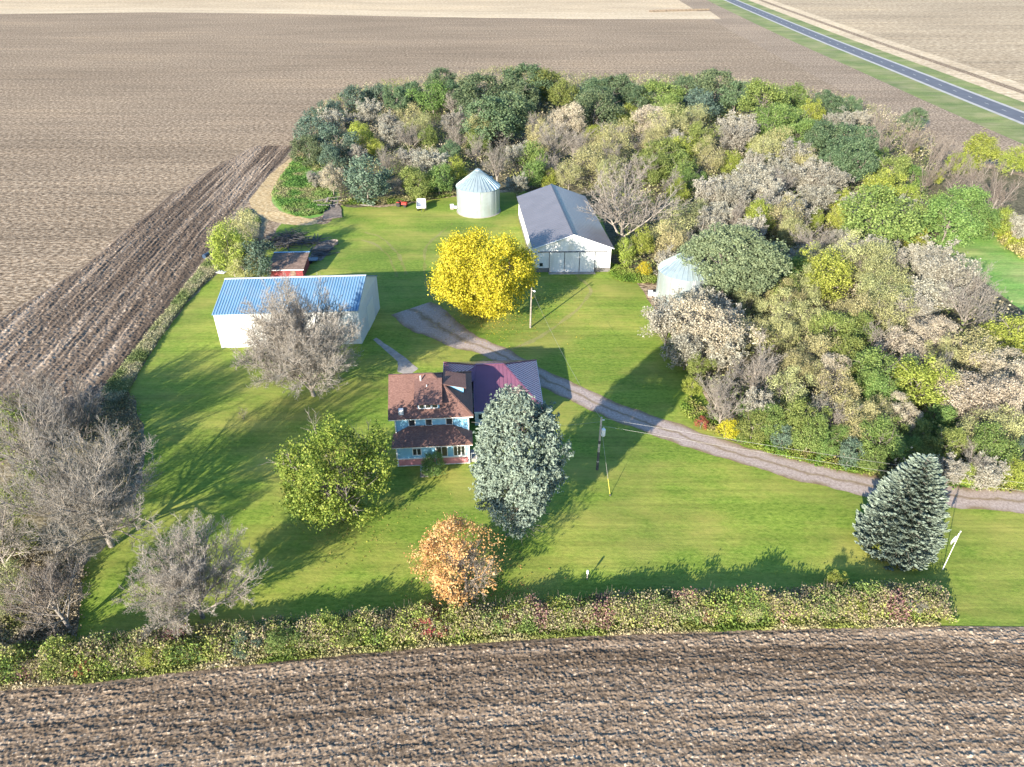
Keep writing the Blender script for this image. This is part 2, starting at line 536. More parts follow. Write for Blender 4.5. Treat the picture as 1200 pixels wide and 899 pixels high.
def sheet(name, px, z, mat, smooth=True, amp=.5, step=.8, world=None, kind='structure'):
    pts = world if world else [g(x, y) for x, y in px]
    pts = [Vector((p[0], p[1], 0)) for p in pts]
    if smooth: pts = smooth_closed(pts, 5)
    if amp > 0: pts = rough_edge(pts, amp, step)
    tris = tessellate_polygon([pts])
    V = np.array([(p.x, p.y, z) for p in pts])
    T = np.array(tris)
    a, b, c = V[T[:, 0]], V[T[:, 1]], V[T[:, 2]]
    flip = ((b - a)[:, 0] * (c - a)[:, 1] - (b - a)[:, 1] * (c - a)[:, 0]) < 0
    T[flip] = T[flip][:, ::-1]
    me = mesh_np(name, V, T, mat)
    o = link(name, me)
    return tag(o, kind=kind)


me = mesh_np('ground', np.array([(-3500, -600, 0), (3500, -600, 0), (3500, 5000, 0), (-3500, 5000, 0)]), np.array([(0, 1, 2, 3)]), M['tilled'])
tag(link('tilled_field', me), kind='structure')

# far fields and highway; the highway is a straight line in plan, gently bent
road_pts = [g(797, -26), g(856, 0), g(900, 18.7), g(950, 39.5), g(1000, 59.5), g(1060, 83), g(1130, 111), g(1200, 138.5), g(1300, 177)]
road_pts = [Vector((p.x, p.y, 0)) for p in road_pts]


def ribbon(name, pts, offs0, offs1, z, mat, n=10, kind='structure', uvlen=1.0, smooth=True, wfun=None):
    P = catmull(pts, n) if smooth else [Vector(p) for p in pts]
    V, UV, acc = [], [], 0
    for i, p in enumerate(P):
        d = (P[min(i + 1, len(P) - 1)] - P[max(i - 1, 0)]).normalized()
        nr = Vector((d.y, -d.x, 0))
        if i: acc += (p - P[i - 1]).length
        t = i / (len(P) - 1)
        a, b = (offs0, offs1) if wfun is None else wfun(t)
        if wfun is not None:
            a += (float(fbm(p.x * .35, p.y * .35, 71, 3)) - .5) * 1.1; b += (float(fbm(p.x * .35, p.y * .35, 72, 3)) - .5) * 1.1
        for k in range(5):
            q = p + nr * (a + (b - a) * k / 4)
            V.append((q.x, q.y, z)); UV.append((k / 4, acc * uvlen))
    m = len(P)
    Fc = [(i * 5 + k, i * 5 + k + 1, (i + 1) * 5 + k + 1, (i + 1) * 5 + k) for i in range(m - 1) for k in range(4)]
    me = mesh_np(name, np.array(V), np.array(Fc), mat, uv=np.array(UV))
    o = link(name, me)
    if kind: tag(o, kind=kind)
    return o


# stubble beyond the tilled field (a long straight edge, a little uneven)
sheet('stubble_field', [(-420, 36), (0, 16.5), (180, 14.5), (330, 16), (500, 20), (700, 22.5), (845, 22.5), (790, -8), (730, -30), (200, -55), (-600, -50)], .004, M['stubble'], smooth=False, amp=1.5, step=8)
sheet('stubble_edge', [(-420, 43), (0, 16.5), (180, 14.5), (330, 16), (500, 20), (700, 22.5), (845, 22.5), (832, 13), (700, 14.5), (500, 14), (330, 10), (180, 9), (0, 10.5), (-420, 30)], .008, M['straw_strip'], smooth=False, amp=.6, step=8)
# field across the highway
ribbon('field_beyond', road_pts, -400, -9, .0085, M['stubble2'])
ribbon('straw_strip', road_pts, -25, -15.5, .0125, M['straw_strip'])
ribbon('bare_strip', road_pts, -29.5, -25.2, .0125, M['tilled'])
ribbon('far_straw_strip', road_pts, -38, -29.7, .0125, M['straw_strip'])
ribbon('verge', road_pts, -16, 22, .0165, M['verge'])
ribbon('road_shoulder', road_pts, -6.4, 6.4, .020, M['shoulder'])
ribbon('highway', road_pts, -4.6, 4.6, .026, M['asphalt'])
hw = catmull(road_pts, 60)
mk = MB(); dist = 0; nxt = 0
for i in range(1, len(hw)):
    dist += (hw[i] - hw[i - 1]).length
    if dist > nxt and hw[i].y < 800:
        d = (hw[i] - hw[i - 1]).normalized(); nr = Vector((d.y, -d.x, 0)) * .12
        a = hw[i]; b = a + d * 3.0
        mk.add([(a - nr) + Vector((0, 0, .032)), (a + nr) + Vector((0, 0, .032)), (b + nr) + Vector((0, 0, .032)), (b - nr) + Vector((0, 0, .032))], [(0, 1, 2, 3)])
        nxt = dist + 12
tag(mk.build('road_marking', M['paint']), kind='structure')
ribbon('headland', road_pts, 22, 48, .0065, M['headland'])

# farmyard grass, from the hedge to the grove and out to the right
sheet('lawn', [(88, 768), (92, 700), (96, 660), (118, 640), (150, 600), (170, 540), (160, 480), (150, 455), (168, 425), (205, 370), (240, 330), (262, 312),
               (300, 305), (330, 262), (350, 258), (384, 262), (402, 240), (450, 243), (520, 232), (600, 225), (680, 225), (740, 320), (790, 400), (830, 470),
               (870, 505), (960, 535), (1060, 560), (1150, 572), (1330, 570), (1420, 600), (1420, 752), (1300, 742), (1200, 737), (1100, 737), (900, 742), (700, 752), (500, 765), (300, 780), (150, 790)],
      .012, M['lawn'], amp=.35, step=.7)
sheet('grove_floor', [(345, 195), (360, 168), (385, 142), (430, 124), (520, 116), (600, 108), (700, 116), (800, 112), (900, 120), (1000, 138), (1100, 180), (1200, 208), (1235, 225), (1250, 400), (1250, 560), (1235, 568),
                      (1200, 572), (1100, 568), (1000, 552), (900, 525), (845, 508), (822, 450), (800, 408), (792, 350), (752, 326), (722, 315), (700, 250), (620, 225), (600, 222), (560, 225), (520, 232), (450, 240), (400, 240), (385, 215), (360, 205)],
      .016, M['litter'], amp=1.0, step=1.2)
sheet('meadow', [(1095, 280), (1120, 262), (1170, 268), (1260, 285), (1330, 330), (1300, 400), (1215, 372), (1170, 345), (1130, 312)], .022, M['meadow'], amp=1.0, step=1.2)
sheet('weedy_ground', [(352, 185), (375, 195), (398, 225), (384, 248), (355, 258), (330, 250), (316, 232), (325, 205)], .020, M['meadow'], amp=.8, step=1)
sheet('weed_strip', [(118, 462), (150, 425), (190, 372), (232, 318), (270, 275), (300, 240), (330, 205), (352, 180), (362, 190), (330, 222), (312, 262), (300, 300), (262, 316), (240, 334), (206, 372), (170, 425), (152, 458), (140, 475)], .018, M['litter2'], amp=.6, step=.8)
sheet('dirt_track', [(352, 178), (356, 185), (340, 200), (322, 218), (318, 232), (326, 245), (345, 253), (372, 258), (362, 264), (330, 262), (304, 252), (293, 240), (297, 225), (318, 203)], .024, M['dirt'], amp=.35, step=.6)
sheet('leaf_litter', [(-60, 550), (40, 515), (82, 488), (122, 460), (150, 462), (166, 490), (168, 540), (150, 595), (122, 640), (98, 660), (92, 700), (90, 765), (40, 785), (-90, 800), (-200, 700)], .018, M['litter2'], amp=.9, step=.9)
# driveway ribbon: from the yard past the garage and away to the right
dv = [g(*p) for p in ((480, 362), (508, 381), (540, 398), (580, 413), (630, 440), (690, 468), (735, 487), (790, 507), (860, 530), (940, 552), (1020, 570), (1100, 580), (1200, 587), (1330, 590))]


def drive_w(t):
    s = 1 - min(1, max(0, (t - .05) / .16))
    return (-2.15 - 2.7 * s, 2.15 + 2.0 * s)


ribbon('driveway', dv, -2.3, 2.3, .030, M['drive'], n=40, wfun=drive_w)
M['track'] = lawn('worn_grass', (.11, .135, .025), (.19, .21, .045), (.27, .27, .08), (.32, .28, .12))
for k, pts in enumerate((((428, 272), (446, 279), (462, 292), (472, 308), (476, 322)), ((424, 281), (440, 287), (454, 299), (462, 313), (465, 325)), ((560, 425), (640, 390), (690, 345), (676, 322)), ((520, 372), (500, 330), (500, 290), (530, 262)))):
    ribbon('tyre_track', [Vector((g(*q).x, g(*q).y, 0)) for q in pts], -.28, .28, .020, M['track'], n=16, wfun=lambda t: (-.3, .3))
sheet('footpath', [(437, 398), (441, 396), (476, 420), (490, 432), (480, 440), (466, 436), (466, 424)], .026, M['conc'], smooth=False, amp=.12, step=.5)


# ------------------------------------------------------------------ plowed fields with real clods
HEDGE_FRONT = [g(*p) for p in ((-150, 822), (0, 808), (100, 800), (200, 788), (300, 777), (400, 767), (500, 758), (600, 750), (700, 744), (800, 740), (900, 737), (1000, 735), (1100, 733), (1200, 734), (1400, 738))]
HX = np.array([p.x for p in HEDGE_FRONT]); HY = np.array([p.y for p in HEDGE_FRONT])


def hedge_y(x): return np.interp(x, HX, HY)


def clod_height(u, v, row, seed):
    """u along rows, v across rows (metres)"""
    w = vnoise(u * .03, v * .1, seed) * .6
    r = np.cos(2 * np.pi * (v + w * .3) / row)
    rowamp = .25 + 1.0 * fbm(u * .03, v * .22, seed + 3, 3)
    c1 = fbm(u * 2.8, v * 3.8, seed + 9, 3, .6)
    c2 = vnoise(u * 5.4 + vnoise(u, v, seed + 5) * 3, v * 6.2, seed + 21)
    c3 = vnoise(u * 8.3, v * 8.7, seed + 25)
    lump = np.clip((c1 - .50) * 3.4, 0, 1) ** 1.2
    c2s = np.clip((c2 - .42) * 2.2, 0, 1)
    fur = fbm(u * .22, v * 1.9 + w * .5, seed + 31, 3, .6)
    return r * .010 * rowamp + (fur - .5) * .16 + lump * .06 + c2s * .075 * (.5 + c1) + (c3 - .5) * .07, r, c1, c2


def near_field():
    st = .07
    xs = np.arange(-64, 66, st); vs = np.arange(-27, -.05, st)
    X, Vv = np.meshgrid(xs, vs)
    Y = hedge_y(X) + Vv
    v = Vv + .25 * (hedge_y(X) - 46)
    h, r, c1, c2 = clod_height(X, v, .52, 3)
    big = fbm(X * .02, v * .25, 70, 4)
    edge = np.clip(-Vv / .8, 0, 1)
    Z = .05 + (h + .06) * edge
    line = fbm(X * .05, v * 1.3, 35, 3, .7)
    res = .20 + .34 * fbm(X * 1.1, v * 2.6, 31, 4, .8) + .38 * (big - .5) + .42 * (line - .5) + .25 * (c2 - .5)
    res = res + .16 * np.clip((-Vv - 5) / 12, 0, 1) + .30 * (vnoise(X * 4.2, v * 6, 77) > .85)
    n, m = X.shape
    idx = np.arange(n * m).reshape(n, m)
    Fc = np.stack([idx[:-1, :-1], idx[:-1, 1:], idx[1:, 1:], idx[1:, :-1]], -1).reshape(-1, 4)
    t = res[:-1, :-1].reshape(-1)
    me = mesh_np('plowed_field', np.stack([X, Y, Z], -1).reshape(-1, 3), Fc, M['plow_near'], tint=np.clip(t, 0, 1))
    tag(link('plowed_field', me), kind='structure')


near_field()


def left_field():
    a = g(346, 171); b = g(100, 478)
    a.z = b.z = 0
    d = (b - a).normalized(); nr = Vector((d.y, -d.x, 0))
    if nr.x > 0: nr = -nr
    L = (b - a).length + 40
    st = .17
    us = np.arange(0, L, st); vs = np.arange(0, 44, st)
    U, Vv = np.meshgrid(us, vs)
    # the strip's near edge follows the weedy bank
    bank = [g(*p) for p in ((346, 171), (318, 203), (293, 234), (262, 272), (228, 318), (188, 372), (150, 425), (120, 462), (70, 500), (0, 545))]
    bu = np.array([(p - a).dot(d) for p in bank]); bv = np.array([(p - a).dot(nr) for p in bank])
    off = np.interp(U, bu, bv)
    W = off + Vv
    h, r, c1, c2 = clod_height(U, Vv, 1.05, 40)
    big = fbm(U * .02, Vv * .16, 90, 4)
    wide = np.interp(U, [0, 25, 50, 70, 95, 115, 160], [13, 18, 21.5, 23, 24, 29, 40])
    edge = np.clip(np.minimum(Vv, wide - Vv) / 1.0, 0, 1)
    Z = .01 + (h * 1.5 + r * .018 * (.2 + fbm(U * .05, Vv * .3, 12, 2)) + .09) * edge
    X = a.x + d.x * U + nr.x * W; Y = a.y + d.y * U + nr.y * W
    line = fbm(U * .03, Vv * .95, 55, 3, .75)
    res = .16 + .30 * fbm(U * .8, Vv * 1.8, 51, 4, .8) + .50 * (big - .5) + .80 * (line - .5) + .02 * r + .3 * (vnoise(U * 1.8, Vv * 2.8, 78) > .86)
    n, m = X.shape
    idx = np.arange(n * m).reshape(n, m)
    Fc = np.stack([idx[:-1, :-1], idx[:-1, 1:], idx[1:, 1:], idx[1:, :-1]], -1).reshape(-1, 4)
    # the far side of the strip tapers to the corner by the grove
    wide = np.interp(U, [0, 25, 50, 70, 95, 115, 160], [13, 18, 21.5, 23, 24, 29, 40])
    keep = (Vv < wide + 2.5 * (fbm(U * .1, Vv * .05, 8, 3) - .5))[:-1, :-1].reshape(-1)
    Fc = Fc[keep]
    cr = np.cross(np.array([d.x, d.y, 0]), np.array([nr.x, nr.y, 0]))[2]
    if cr < 0: Fc = Fc[:, ::-1]
    t = res[:-1, :-1].reshape(-1)[keep]
    me = mesh_np('dark_plowed_strip', np.stack([X, Y, Z], -1).reshape(-1, 3), Fc, M['plow_left'], tint=np.clip(t, 0, 1))
    tag(link('dark_plowed_strip', me), kind='structure')


left_field()


# ------------------------------------------------------------------ buildings
SHEAR = [0.0]


def bld(mb, name, mat, parent):
    if SHEAR[0]: mb.v = [(x - SHEAR[0] * y, y, z) for x, y, z in mb.v]
    return mb.build(name, mat, parent)


def window(parent, x0, x1, y, z0, z1, panes=1, name='window', face='front'):
    """frame standing proud of a wall that faces -y (or +x), one pane inside each opening"""
    fr = MB(); t = .09; d = .07
    def bx(mb, a0, a1, d0, d1, c0, c1):
        if face == 'front': mb.box(a0, a1, y - d1, y - d0, c0, c1)
        else: mb.box(y + d0, y + d1, a0, a1, c0, c1)
    bx(fr, x0 - t, x0, -.03, d, z0 - t, z1 + t); bx(fr, x1, x1 + t, -.03, d, z0 - t, z1 + t)
    bx(fr, x0, x1, -.03, d, z1, z1 + t); bx(fr, x0, x1, -.03, d, z0 - t, z0)
    w = (x1 - x0) / panes
    for i in range(1, panes): bx(fr, x0 + i * w - .05, x0 + i * w + .05, -.03, d - .01, z0, z1)
    f = bld(fr, name, M['trim'], parent)
    gl = MB()
    for i in range(panes):
        a = x0 + i * w + (.05 if i else 0); b = x0 + (i + 1) * w - (.05 if i < panes - 1 else 0)
        bx(gl, a, b, -.02, .02, z0, z1)
    p = bld(gl, 'pane', M['glass'], f)
    return f


# --- farmhouse
hp = g(466.3, 546.6)
house = empty('farmhouse', (hp.x, hp.y, 0), RAD(4.2), 'white two-storey farmhouse with brown shingle roof, dormers and pink-skirted front porch', 'house')
W = 9.45
mb = MB()
mb.box(0, W, 2.4, 12.2, 0, 6.15)
mb.xprism([(2.4, 6.15), (12.2, 6.15), (7.3, 9.25)], 0, .25)
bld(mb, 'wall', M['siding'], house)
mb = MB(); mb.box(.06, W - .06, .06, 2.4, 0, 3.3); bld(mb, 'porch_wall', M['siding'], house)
mb = MB()
mb.box(.2, 5.0, -.02, .05, .1, 1.12); mb.box(5.15, W - .2, -.02, .05, .1, 1.12)
mb.box(W - .05, W + .02, .2, 2.3, .1, 1.12); mb.box(-.02, .05, .2, 2.3, .1, 1.12)
bld(mb, 'skirting', M['pink'], house)
mb = MB()
mb.box(-.03, W + .03, -.05, .05, 1.13, 1.28); mb.box(-.03, W + .03, -.05, .05, -.02, .09)
for x in (-.03, W - .13): mb.box(x, x + .17, -.06, .11, 0, 3.3)
mb.box(W - .02, W + .10, 2.2, 2.36, 0, 6.1); mb.box(-.1, .04, 2.28, 2.44, 0, 6.1)
bld(mb, 'corner_trim', M['trim'], house)
window(house, 2.15, 3.15, .06, 1.75, 2.75, 2)
window(house, 5.15, 6.55, .06, 1.35, 2.95, 2)
window(house, 7.45, 8.85, .06, 1.4, 2.9, 3)
for x in (1.75, 3.95, 6.6): window(house, x, x + .75, 2.4, 4.75, 5.8, 1)
window(house, 5.0, 5.8, W, 4.4, 5.6, 1, face='side')
window(house, 8.0, 8.8, W, 4.4, 5.6, 1, face='side')
window(house, 5.0, 5.9, W, 1.2, 2.6, 1, face='side')
# porch roof
mb = MB()
mb.slab([(-.5, -.5, 3.5), (W + .5, -.5, 3.5), (W - 2.2, 2.38, 4.75), (1.7, 2.38, 4.75)], .10)
mb.slab([(W + .5, -.5, 3.5), (W + .5, 2.38, 3.5), (W - 2.2, 2.38, 4.75)], .10)
mb.slab([(-.5, 2.38, 3.5), (-.5, -.5, 3.5), (1.7, 2.38, 4.75)], .10)
pr = bld(mb, 'porch_roof', M['shingle'], house)
mb = MB(); mb.box(-.47, W + .47, -.47, 2.36, 3.27, 3.385); bld(mb, 'soffit', M['trim'], pr)
# main roof: gable to the left, hip to the right
X0, X1, Y0, Y1, ZE, ZR, RX = -.85, W + .7, 1.85, 12.75, 6.3, 9.65, 4.9
YR = (Y0 + Y1) / 2
mb = MB()
mb.slab([(X0, Y0, ZE), (X1, Y0, ZE), (RX, YR, ZR), (X0, YR, ZR)], .12)
mb.slab([(X1, Y0, ZE), (X1, Y1, ZE), (RX, YR, ZR)], .12)
mb.slab([(X1, Y1, ZE), (X0, Y1, ZE), (X0, YR, ZR), (RX, YR, ZR)], .12)
roof = bld(mb, 'roof', M['shingle'], house)
mb = MB(); mb.box(X0 + .05, X1 - .04, Y0 + .04, Y1 - .04, ZE - .28, ZE - .135); bld(mb, 'eave', M['trim'], roof)
mb = MB(); mb.obox((X0, YR, ZR + .02), (RX, YR, ZR + .02), .3, .08)
mb.obox((RX, YR, ZR + .02), (X1, Y0, ZE + .03), .26, .07); mb.obox((RX, YR, ZR + .02), (X1, Y1, ZE + .03), .26, .07)
bld(mb, 'ridge_cap', M['shingle'], roof)
mb = MB(); mb.tube([(3.4, 6.4, 8.9), (3.4, 6.4, 9.9)], .09, 8); bld(mb, 'vent_pipe', M['pale'], roof)
mb = MB(); mb.tube([(4.2, 5.4, 8.3), (4.2, 5.4, 9.1)], .07, 8); bld(mb, 'vent_pipe', M['pale'], roof)
mb = MB(); mb.box(.55, 1.15, 2.3, 2.8, 6.5, 7.35); bld(mb, 'roof_vent', M['pale'], roof)
# front dormer
dm = MB()
dm.xprism([(2.95, 6.85), (2.95, 7.85), (6.4, 9.03), (6.4, 8.95)], 3.0, 5.8)
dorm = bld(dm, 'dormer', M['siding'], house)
mb = MB(); mb.slab([(2.55, 2.55, 7.9), (6.2, 2.55, 7.9), (6.2, 6.7, 9.28), (2.55, 6.7, 9.28)], .09); bld(mb, 'dormer_roof', M['shingle'], dorm)
for x in (3.2, 4.05, 4.9): window(dorm, x, x + .62, 2.95, 7.12, 7.66, 1)
# side dormer on the hip
dm = MB()
dm.prism([(9.0, 7.1), (9.0, 8.1), (6.6, 8.6), (6.6, 8.2)], 6.1, 8.9)
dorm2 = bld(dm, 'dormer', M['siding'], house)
mb = MB(); mb.slab([(9.35, 5.75, 8.12), (9.35, 9.25, 8.12), (6.3, 9.25, 8.86), (6.3, 5.75, 8.86)], .09); bld(mb, 'dormer_roof', M['shingle'], dorm2)
# small stoop with rail at the right of the porch
mb = MB(); mb.box(W + .12, W + 1.6, .2, 2.2, 0, .5); bld(mb, 'stoop', M['conc'], house)
mb = MB()
for x in (W + .2, W + .85, W + 1.5): mb.box(x, x + .07, .22, .29, .5, 1.4)
mb.box(W + .2, W + 1.57, .215, .295, 1.4, 1.47)
bld(mb, 'railing', M['trim'], house)

# --- garage joined to the back of the house
gx, gy = -9.9, 80.75
gar = empty('garage', (gx, gy, 0), RAD(3), 'low white garage with a ribbed maroon hip roof, behind the farmhouse', 'garage')
GW, GD, ze, zr = 14.4, 13.6, 2.7, 6.0
mb = MB(); mb.box(4.7, GW - .4, .4, GD - .4, 0, 2.62); mb.box(.5, 4.69, 4.9, GD - .4, 0, 2.62); bld(mb, 'wall', M['white_steel'], gar)
rx0, rx1, ry = 5.0, 9.0, 7.2
fp = [[(0, 0, ze), (GW, 0, ze), (rx1, ry, zr), (rx0, ry, zr)], [(GW, 0, ze), (GW, GD, ze), (rx1, ry, zr)], [(GW, GD, ze), (0, GD, ze), (rx0, ry, zr), (rx1, ry, zr)], [(0, GD, ze), (0, 0, ze), (rx0, ry, zr)]]
fp[0][0] = (4.6, 0, ze); fp[3] = [(0, GD, ze), (0, 4.7, ze), (rx0, ry, zr)]
fp.append([(0, 4.7, ze), (4.6, 4.7, 4.9), (rx0, ry, zr)])
fp[0] = [(4.6, 0, ze), (GW, 0, ze), (rx1, ry, zr), (rx0, ry, zr), (4.6, 4.7, 4.9)]
fp[0][4] = (4.6, ry * .64, ze + (zr - ze) * .64)
fp[4][1] = fp[0][4]
mb = MB()
for p in fp: mb.slab(p, .08)
roofmb = mb
mb = MB()


def rib_plane(mb, a, b, c, d, n, w=.07, h=.06):
    """ribs from eave a-b up to ridge d-c"""
    a, b, c, d = map(Vector, (a, b, c, d))
    for i in range(1, n):
        t = i / n
        p, q = a.lerp(b, t), d.lerp(c, t)
        mb.obox(p + Vector((0, 0, .03)), q + Vector((0, 0, .03)), w, h)


def hip_ribs(mb, a, b, r0, r1, n, h=.05):
    """parallel ribs on a hip slope, each stopping at the hip"""
    a, b, r0, r1 = map(Vector, (a, b, r0, r1))
    e = (b - a); L = e.length; e.normalize()
    s0 = (r0 - a).dot(e); s1 = (r1 - a).dot(e)
    up = (r0 - a) - e * s0
    for i in range(1, n):
        s = L * i / n
        t = min(1, s / max(s0, .01), (L - s) / max(L - s1, .01))
        if t < .05: continue
        p = a + e * s
        mb.obox(p + Vector((0, 0, .03)), p + up * t + Vector((0, 0, .03)), .06, h)


hip_ribs(mb, (0, 0, ze), (GW, 0, ze), (rx0, ry, zr), (rx1, ry, zr), 26)
hip_ribs(mb, (GW, 0, ze), (GW, GD, ze), (rx1, ry, zr), (rx1, ry, zr), 24)
hip_ribs(mb, (0, GD, ze), (0, 0, ze), (rx0, ry, zr), (rx0, ry, zr), 24)
mb2 = roofmb
nf = 8
keep_v, keep_f = [], []
for k in range(len(mb.v) // nf):
    vs = mb.v[k * nf:(k + 1) * nf]
    if any(v[0] < 4.7 and v[1] < 4.8 for v in vs): continue
    mb2.add(vs, [(0, 1, 2, 3), (7, 6, 5, 4), (0, 4, 5, 1), (1, 5, 6, 2), (2, 6, 7, 3), (3, 7, 4, 0)])
gr = bld(mb2, 'roof', M['maroon'], gar)
mb = MB()
mb.obox((rx0, ry, zr + .05), (rx1, ry, zr + .05), .3, .06)
for (p, q) in (((rx1, ry, zr + .05), (GW, 0, ze + .05)), ((rx1, ry, zr + .05), (GW, GD, ze + .05)), ((rx0, ry, zr + .05), (0, GD, ze + .05)), ((rx0, ry, zr + .05), (4.6, ry * .64, ze + (zr - ze) * .64 + .05))): mb.obox(p, q, .28, .06)
bld(mb, 'ridge_cap', M['maroon'], gr)
for bxs in ((4.65, GW - .05, -.06, .02), (GW - .03, GW + .05, -.06, GD), (-.05, .03, 4.8, GD)):
    mb = MB(); mb.box(*bxs, ze - .22, ze - .04); bld(mb, 'fascia', M['trim'], gr)
window(gar, 5.2, 5.9, .4, 1.1, 2.0, 1)
mb = MB(); mb.box(7.3, 8.2, .33, .4, .05, 2.1); bld(mb, 'door', M['trim'], gar)

# --- grey roofed machine barn
SHEAR[0] = .075
barn = empty('machine_barn', (4.5, 134.2, 0), RAD(1.0), 'long white steel barn with dark grey gable roof and big sliding doors', 'barn')
BW, BD, BZ, BP = 15.5, 31.5, 5.35, 8.15
mb = MB()
mb.prism([(0, 0), (BW, 0), (BW, BZ), (BW / 2, BP - .12), (0, BZ)], 0, BD)
for i in range(1, 40): mb.box(-.03, .0, i * .8 - .03, i * .8 + .03, .95, BZ - .05)
for i in range(1, 40): mb.box(BW, BW + .03, i * .8 - .03, i * .8 + .03, .95, BZ - .05)
for i in range(1, 5):
    mb.box(i * .62 - .02, i * .62 + .02, -.03, 0, .97, 4.3); mb.box(BW - i * .62 - .02, BW - i * .62 + .02, -.03, 0, .97, 4.3)
wall = bld(mb, 'wall', M['white_steel'], barn)
mb = MB()
mb.box(-.03, 3.05, -.05, .02, .02, .92); mb.box(12.35, BW + .03, -.05, .02, .02, .92)
mb.box(-.05, .02, .03, BD, .02, .92); mb.box(BW - .02, BW + .05, .03, BD, .02, .92)
bld(mb, 'wainscot', M['grey_band'], barn)
ov = .45
mb = MB()
sl = (BP - BZ) / (BW / 2)
mb.slab([(-ov, -ov, BZ - ov * sl + .06), (BW / 2, -ov, BP + .06), (BW / 2, BD + ov, BP + .06), (-ov, BD + ov, BZ - ov * sl + .06)], .10)
mb.slab([(BW / 2, -ov, BP + .06), (BW + ov, -ov, BZ - ov * sl + .06), (BW + ov, BD + ov, BZ - ov * sl + .06), (BW / 2, BD + ov, BP + .06)], .10)
for k in range(1, 34):
    y = -ov + k * .95
    for sgn in (-1, 1):
        xe = -ov if sgn < 0 else BW + ov
        mb.obox((xe, y, BZ - ov * sl + .075), (BW / 2, y, BP + .075), .05, .035)
roof = bld(mb, 'roof', M['grey_steel'], barn)
mb = MB(); mb.obox((BW / 2, -ov - .02, BP + .09), (BW / 2, BD + ov, BP + .09), .42, .07); bld(mb, 'ridge_cap', M['dark_steel'], roof)
mb = MB(); mb.obox((-ov, -ov - .03, BZ - ov * sl - .02), (BW / 2, -ov - .03, BP - .02), .05, .16); mb.obox((BW + ov, -ov - .03, BZ - ov * sl - .02), (BW / 2, -ov - .03, BP - .02), .05, .16)
bld(mb, 'verge_trim', M['trim'], roof)
for k, (a, b) in enumerate(((3.12, 6.05), (6.2, 9.1), (9.25, 12.2))):
    mb = MB(); mb.box(a, b, -.13, -.04, .06, 4.3)
    for i in range(1, 4): mb.box(a + i * (b - a) / 4 - .015, a + i * (b - a) / 4 + .015, -.145, -.13, .1, 4.26)
    bld(mb, 'sliding_door', M['white_steel'], barn)
mb = MB()
for x in (3.02, 6.08, 9.13, 12.23): mb.box(x, x + .08, -.16, -.03, .05, 4.32)
mb.box(.7, 14.7, -.17, -.03, 4.34, 4.5)
bld(mb, 'door_track', M['dark_steel'], barn)
mb = MB(); mb.box(1.1, 1.75, -.06, .0, 1.3, 2.0); bld(mb, 'window', M['glass'], barn)
mb = MB(); mb.box(2.9, 12.4, -1.2, -.2, -.02, .05); bld(mb, 'door_sill', M['conc'], barn)
SHEAR[0] = 0

# --- blue roofed shed
SHEAR[0] = -.135
shed = empty('machine_shed', (-48.8, 103.35, 0), RAD(3.5), 'white corrugated shed with sky-blue ribbed metal roof, partly behind a bare tree', 'shed')
SW, SD, SZ, SPK = 23.4, 13.2, 6.45, 9.5
mb = MB(); mb.xprism([(0, 0), (SD, 0), (SD, SZ), (SD / 2, SPK - .1), (0, SZ)], 0, SW)
for i in range(1, 52): mb.box(i * .45 - .06, i * .45 + .06, -.05, 0, .05, SZ - .05)
for i in range(1, 29): mb.box(SW, SW + .05, i * .45 - .06, i * .45 + .06, .05, SZ - .05)
for i in range(1, 29): mb.box(-.05, 0, i * .45 - .06, i * .45 + .06, .05, SZ - .05)
wall = bld(mb, 'wall', M['white_steel'], shed)
ov = .12; sl = (SPK - SZ) / (SD / 2)
mb = MB()
mb.slab([(-ov, -.25, SZ - .25 * sl + .05), (SW + ov, -.25, SZ - .25 * sl + .05), (SW + ov, SD / 2, SPK + .05), (-ov, SD / 2, SPK + .05)], .08)
mb.slab([(-ov, SD / 2, SPK + .05), (SW + ov, SD / 2, SPK + .05), (SW + ov, SD + .25, SZ - .25 * sl + .05), (-ov, SD + .25, SZ - .25 * sl + .05)], .08)
for k in range(53):
    x = k * .45
    mb.obox((x, -.25, SZ - .25 * sl + .085), (x, SD / 2, SPK + .085), .17, .09)
    mb.obox((x, SD + .25, SZ - .25 * sl + .085), (x, SD / 2, SPK + .085), .17, .09)
roof = bld(mb, 'roof', M['blue_ribs'], shed)
mb = MB(); mb.obox((-ov, SD / 2, SPK + .14), (SW + ov, SD / 2, SPK + .14), .4, .06); bld(mb, 'ridge_cap', M['pale'], roof)
mb = MB(); mb.box(16.2, 20.4, -.12, -.06, .1, 4.6); bld(mb, 'sliding_door', M['white_steel'], shed)
mb = MB(); mb.box(SW + .06, SW + .12, 4.5, 9.0, .1, 4.6); bld(mb, 'sliding_door', M['white_steel'], shed)
SHEAR[0] = 0

# --- small red shed
rs = empty('red_shed', (-48.5, 131.0, 0), RAD(3), 'small low red board shed with flat brown roof, behind the blue-roofed shed', 'shed')
RW, RDp = 6.6, 6.4
mb = MB(); mb.xprism([(0, 0), (RDp, 0), (RDp, 2.55), (0, 2.0)], 0, RW)
for i in range(1, 33): mb.box(i * .2 - .012, i * .2 + .012, -.02, 0, .05, 1.96)
wall = bld(mb, 'wall', M['red_paint'], rs)
mb = MB(); mb.slab([(-.35, -.4, 2.07), (RW + .35, -.4, 2.07), (RW + .35, RDp + .4, 2.74), (-.35, RDp + .4, 2.74)], .12); roof = bld(mb, 'roof', M['shed_roof'], rs)
mb = MB(); mb.box(-.38, RW + .38, -.47, -.41, 1.9, 2.07); bld(mb, 'fascia', M['trim'], roof)
mb = MB(); mb.box(-.38, RW + .38, RDp + .3, RDp + .7, 2.755, 2.83); bld(mb, 'roof_edge', M['blue_steel'], roof)
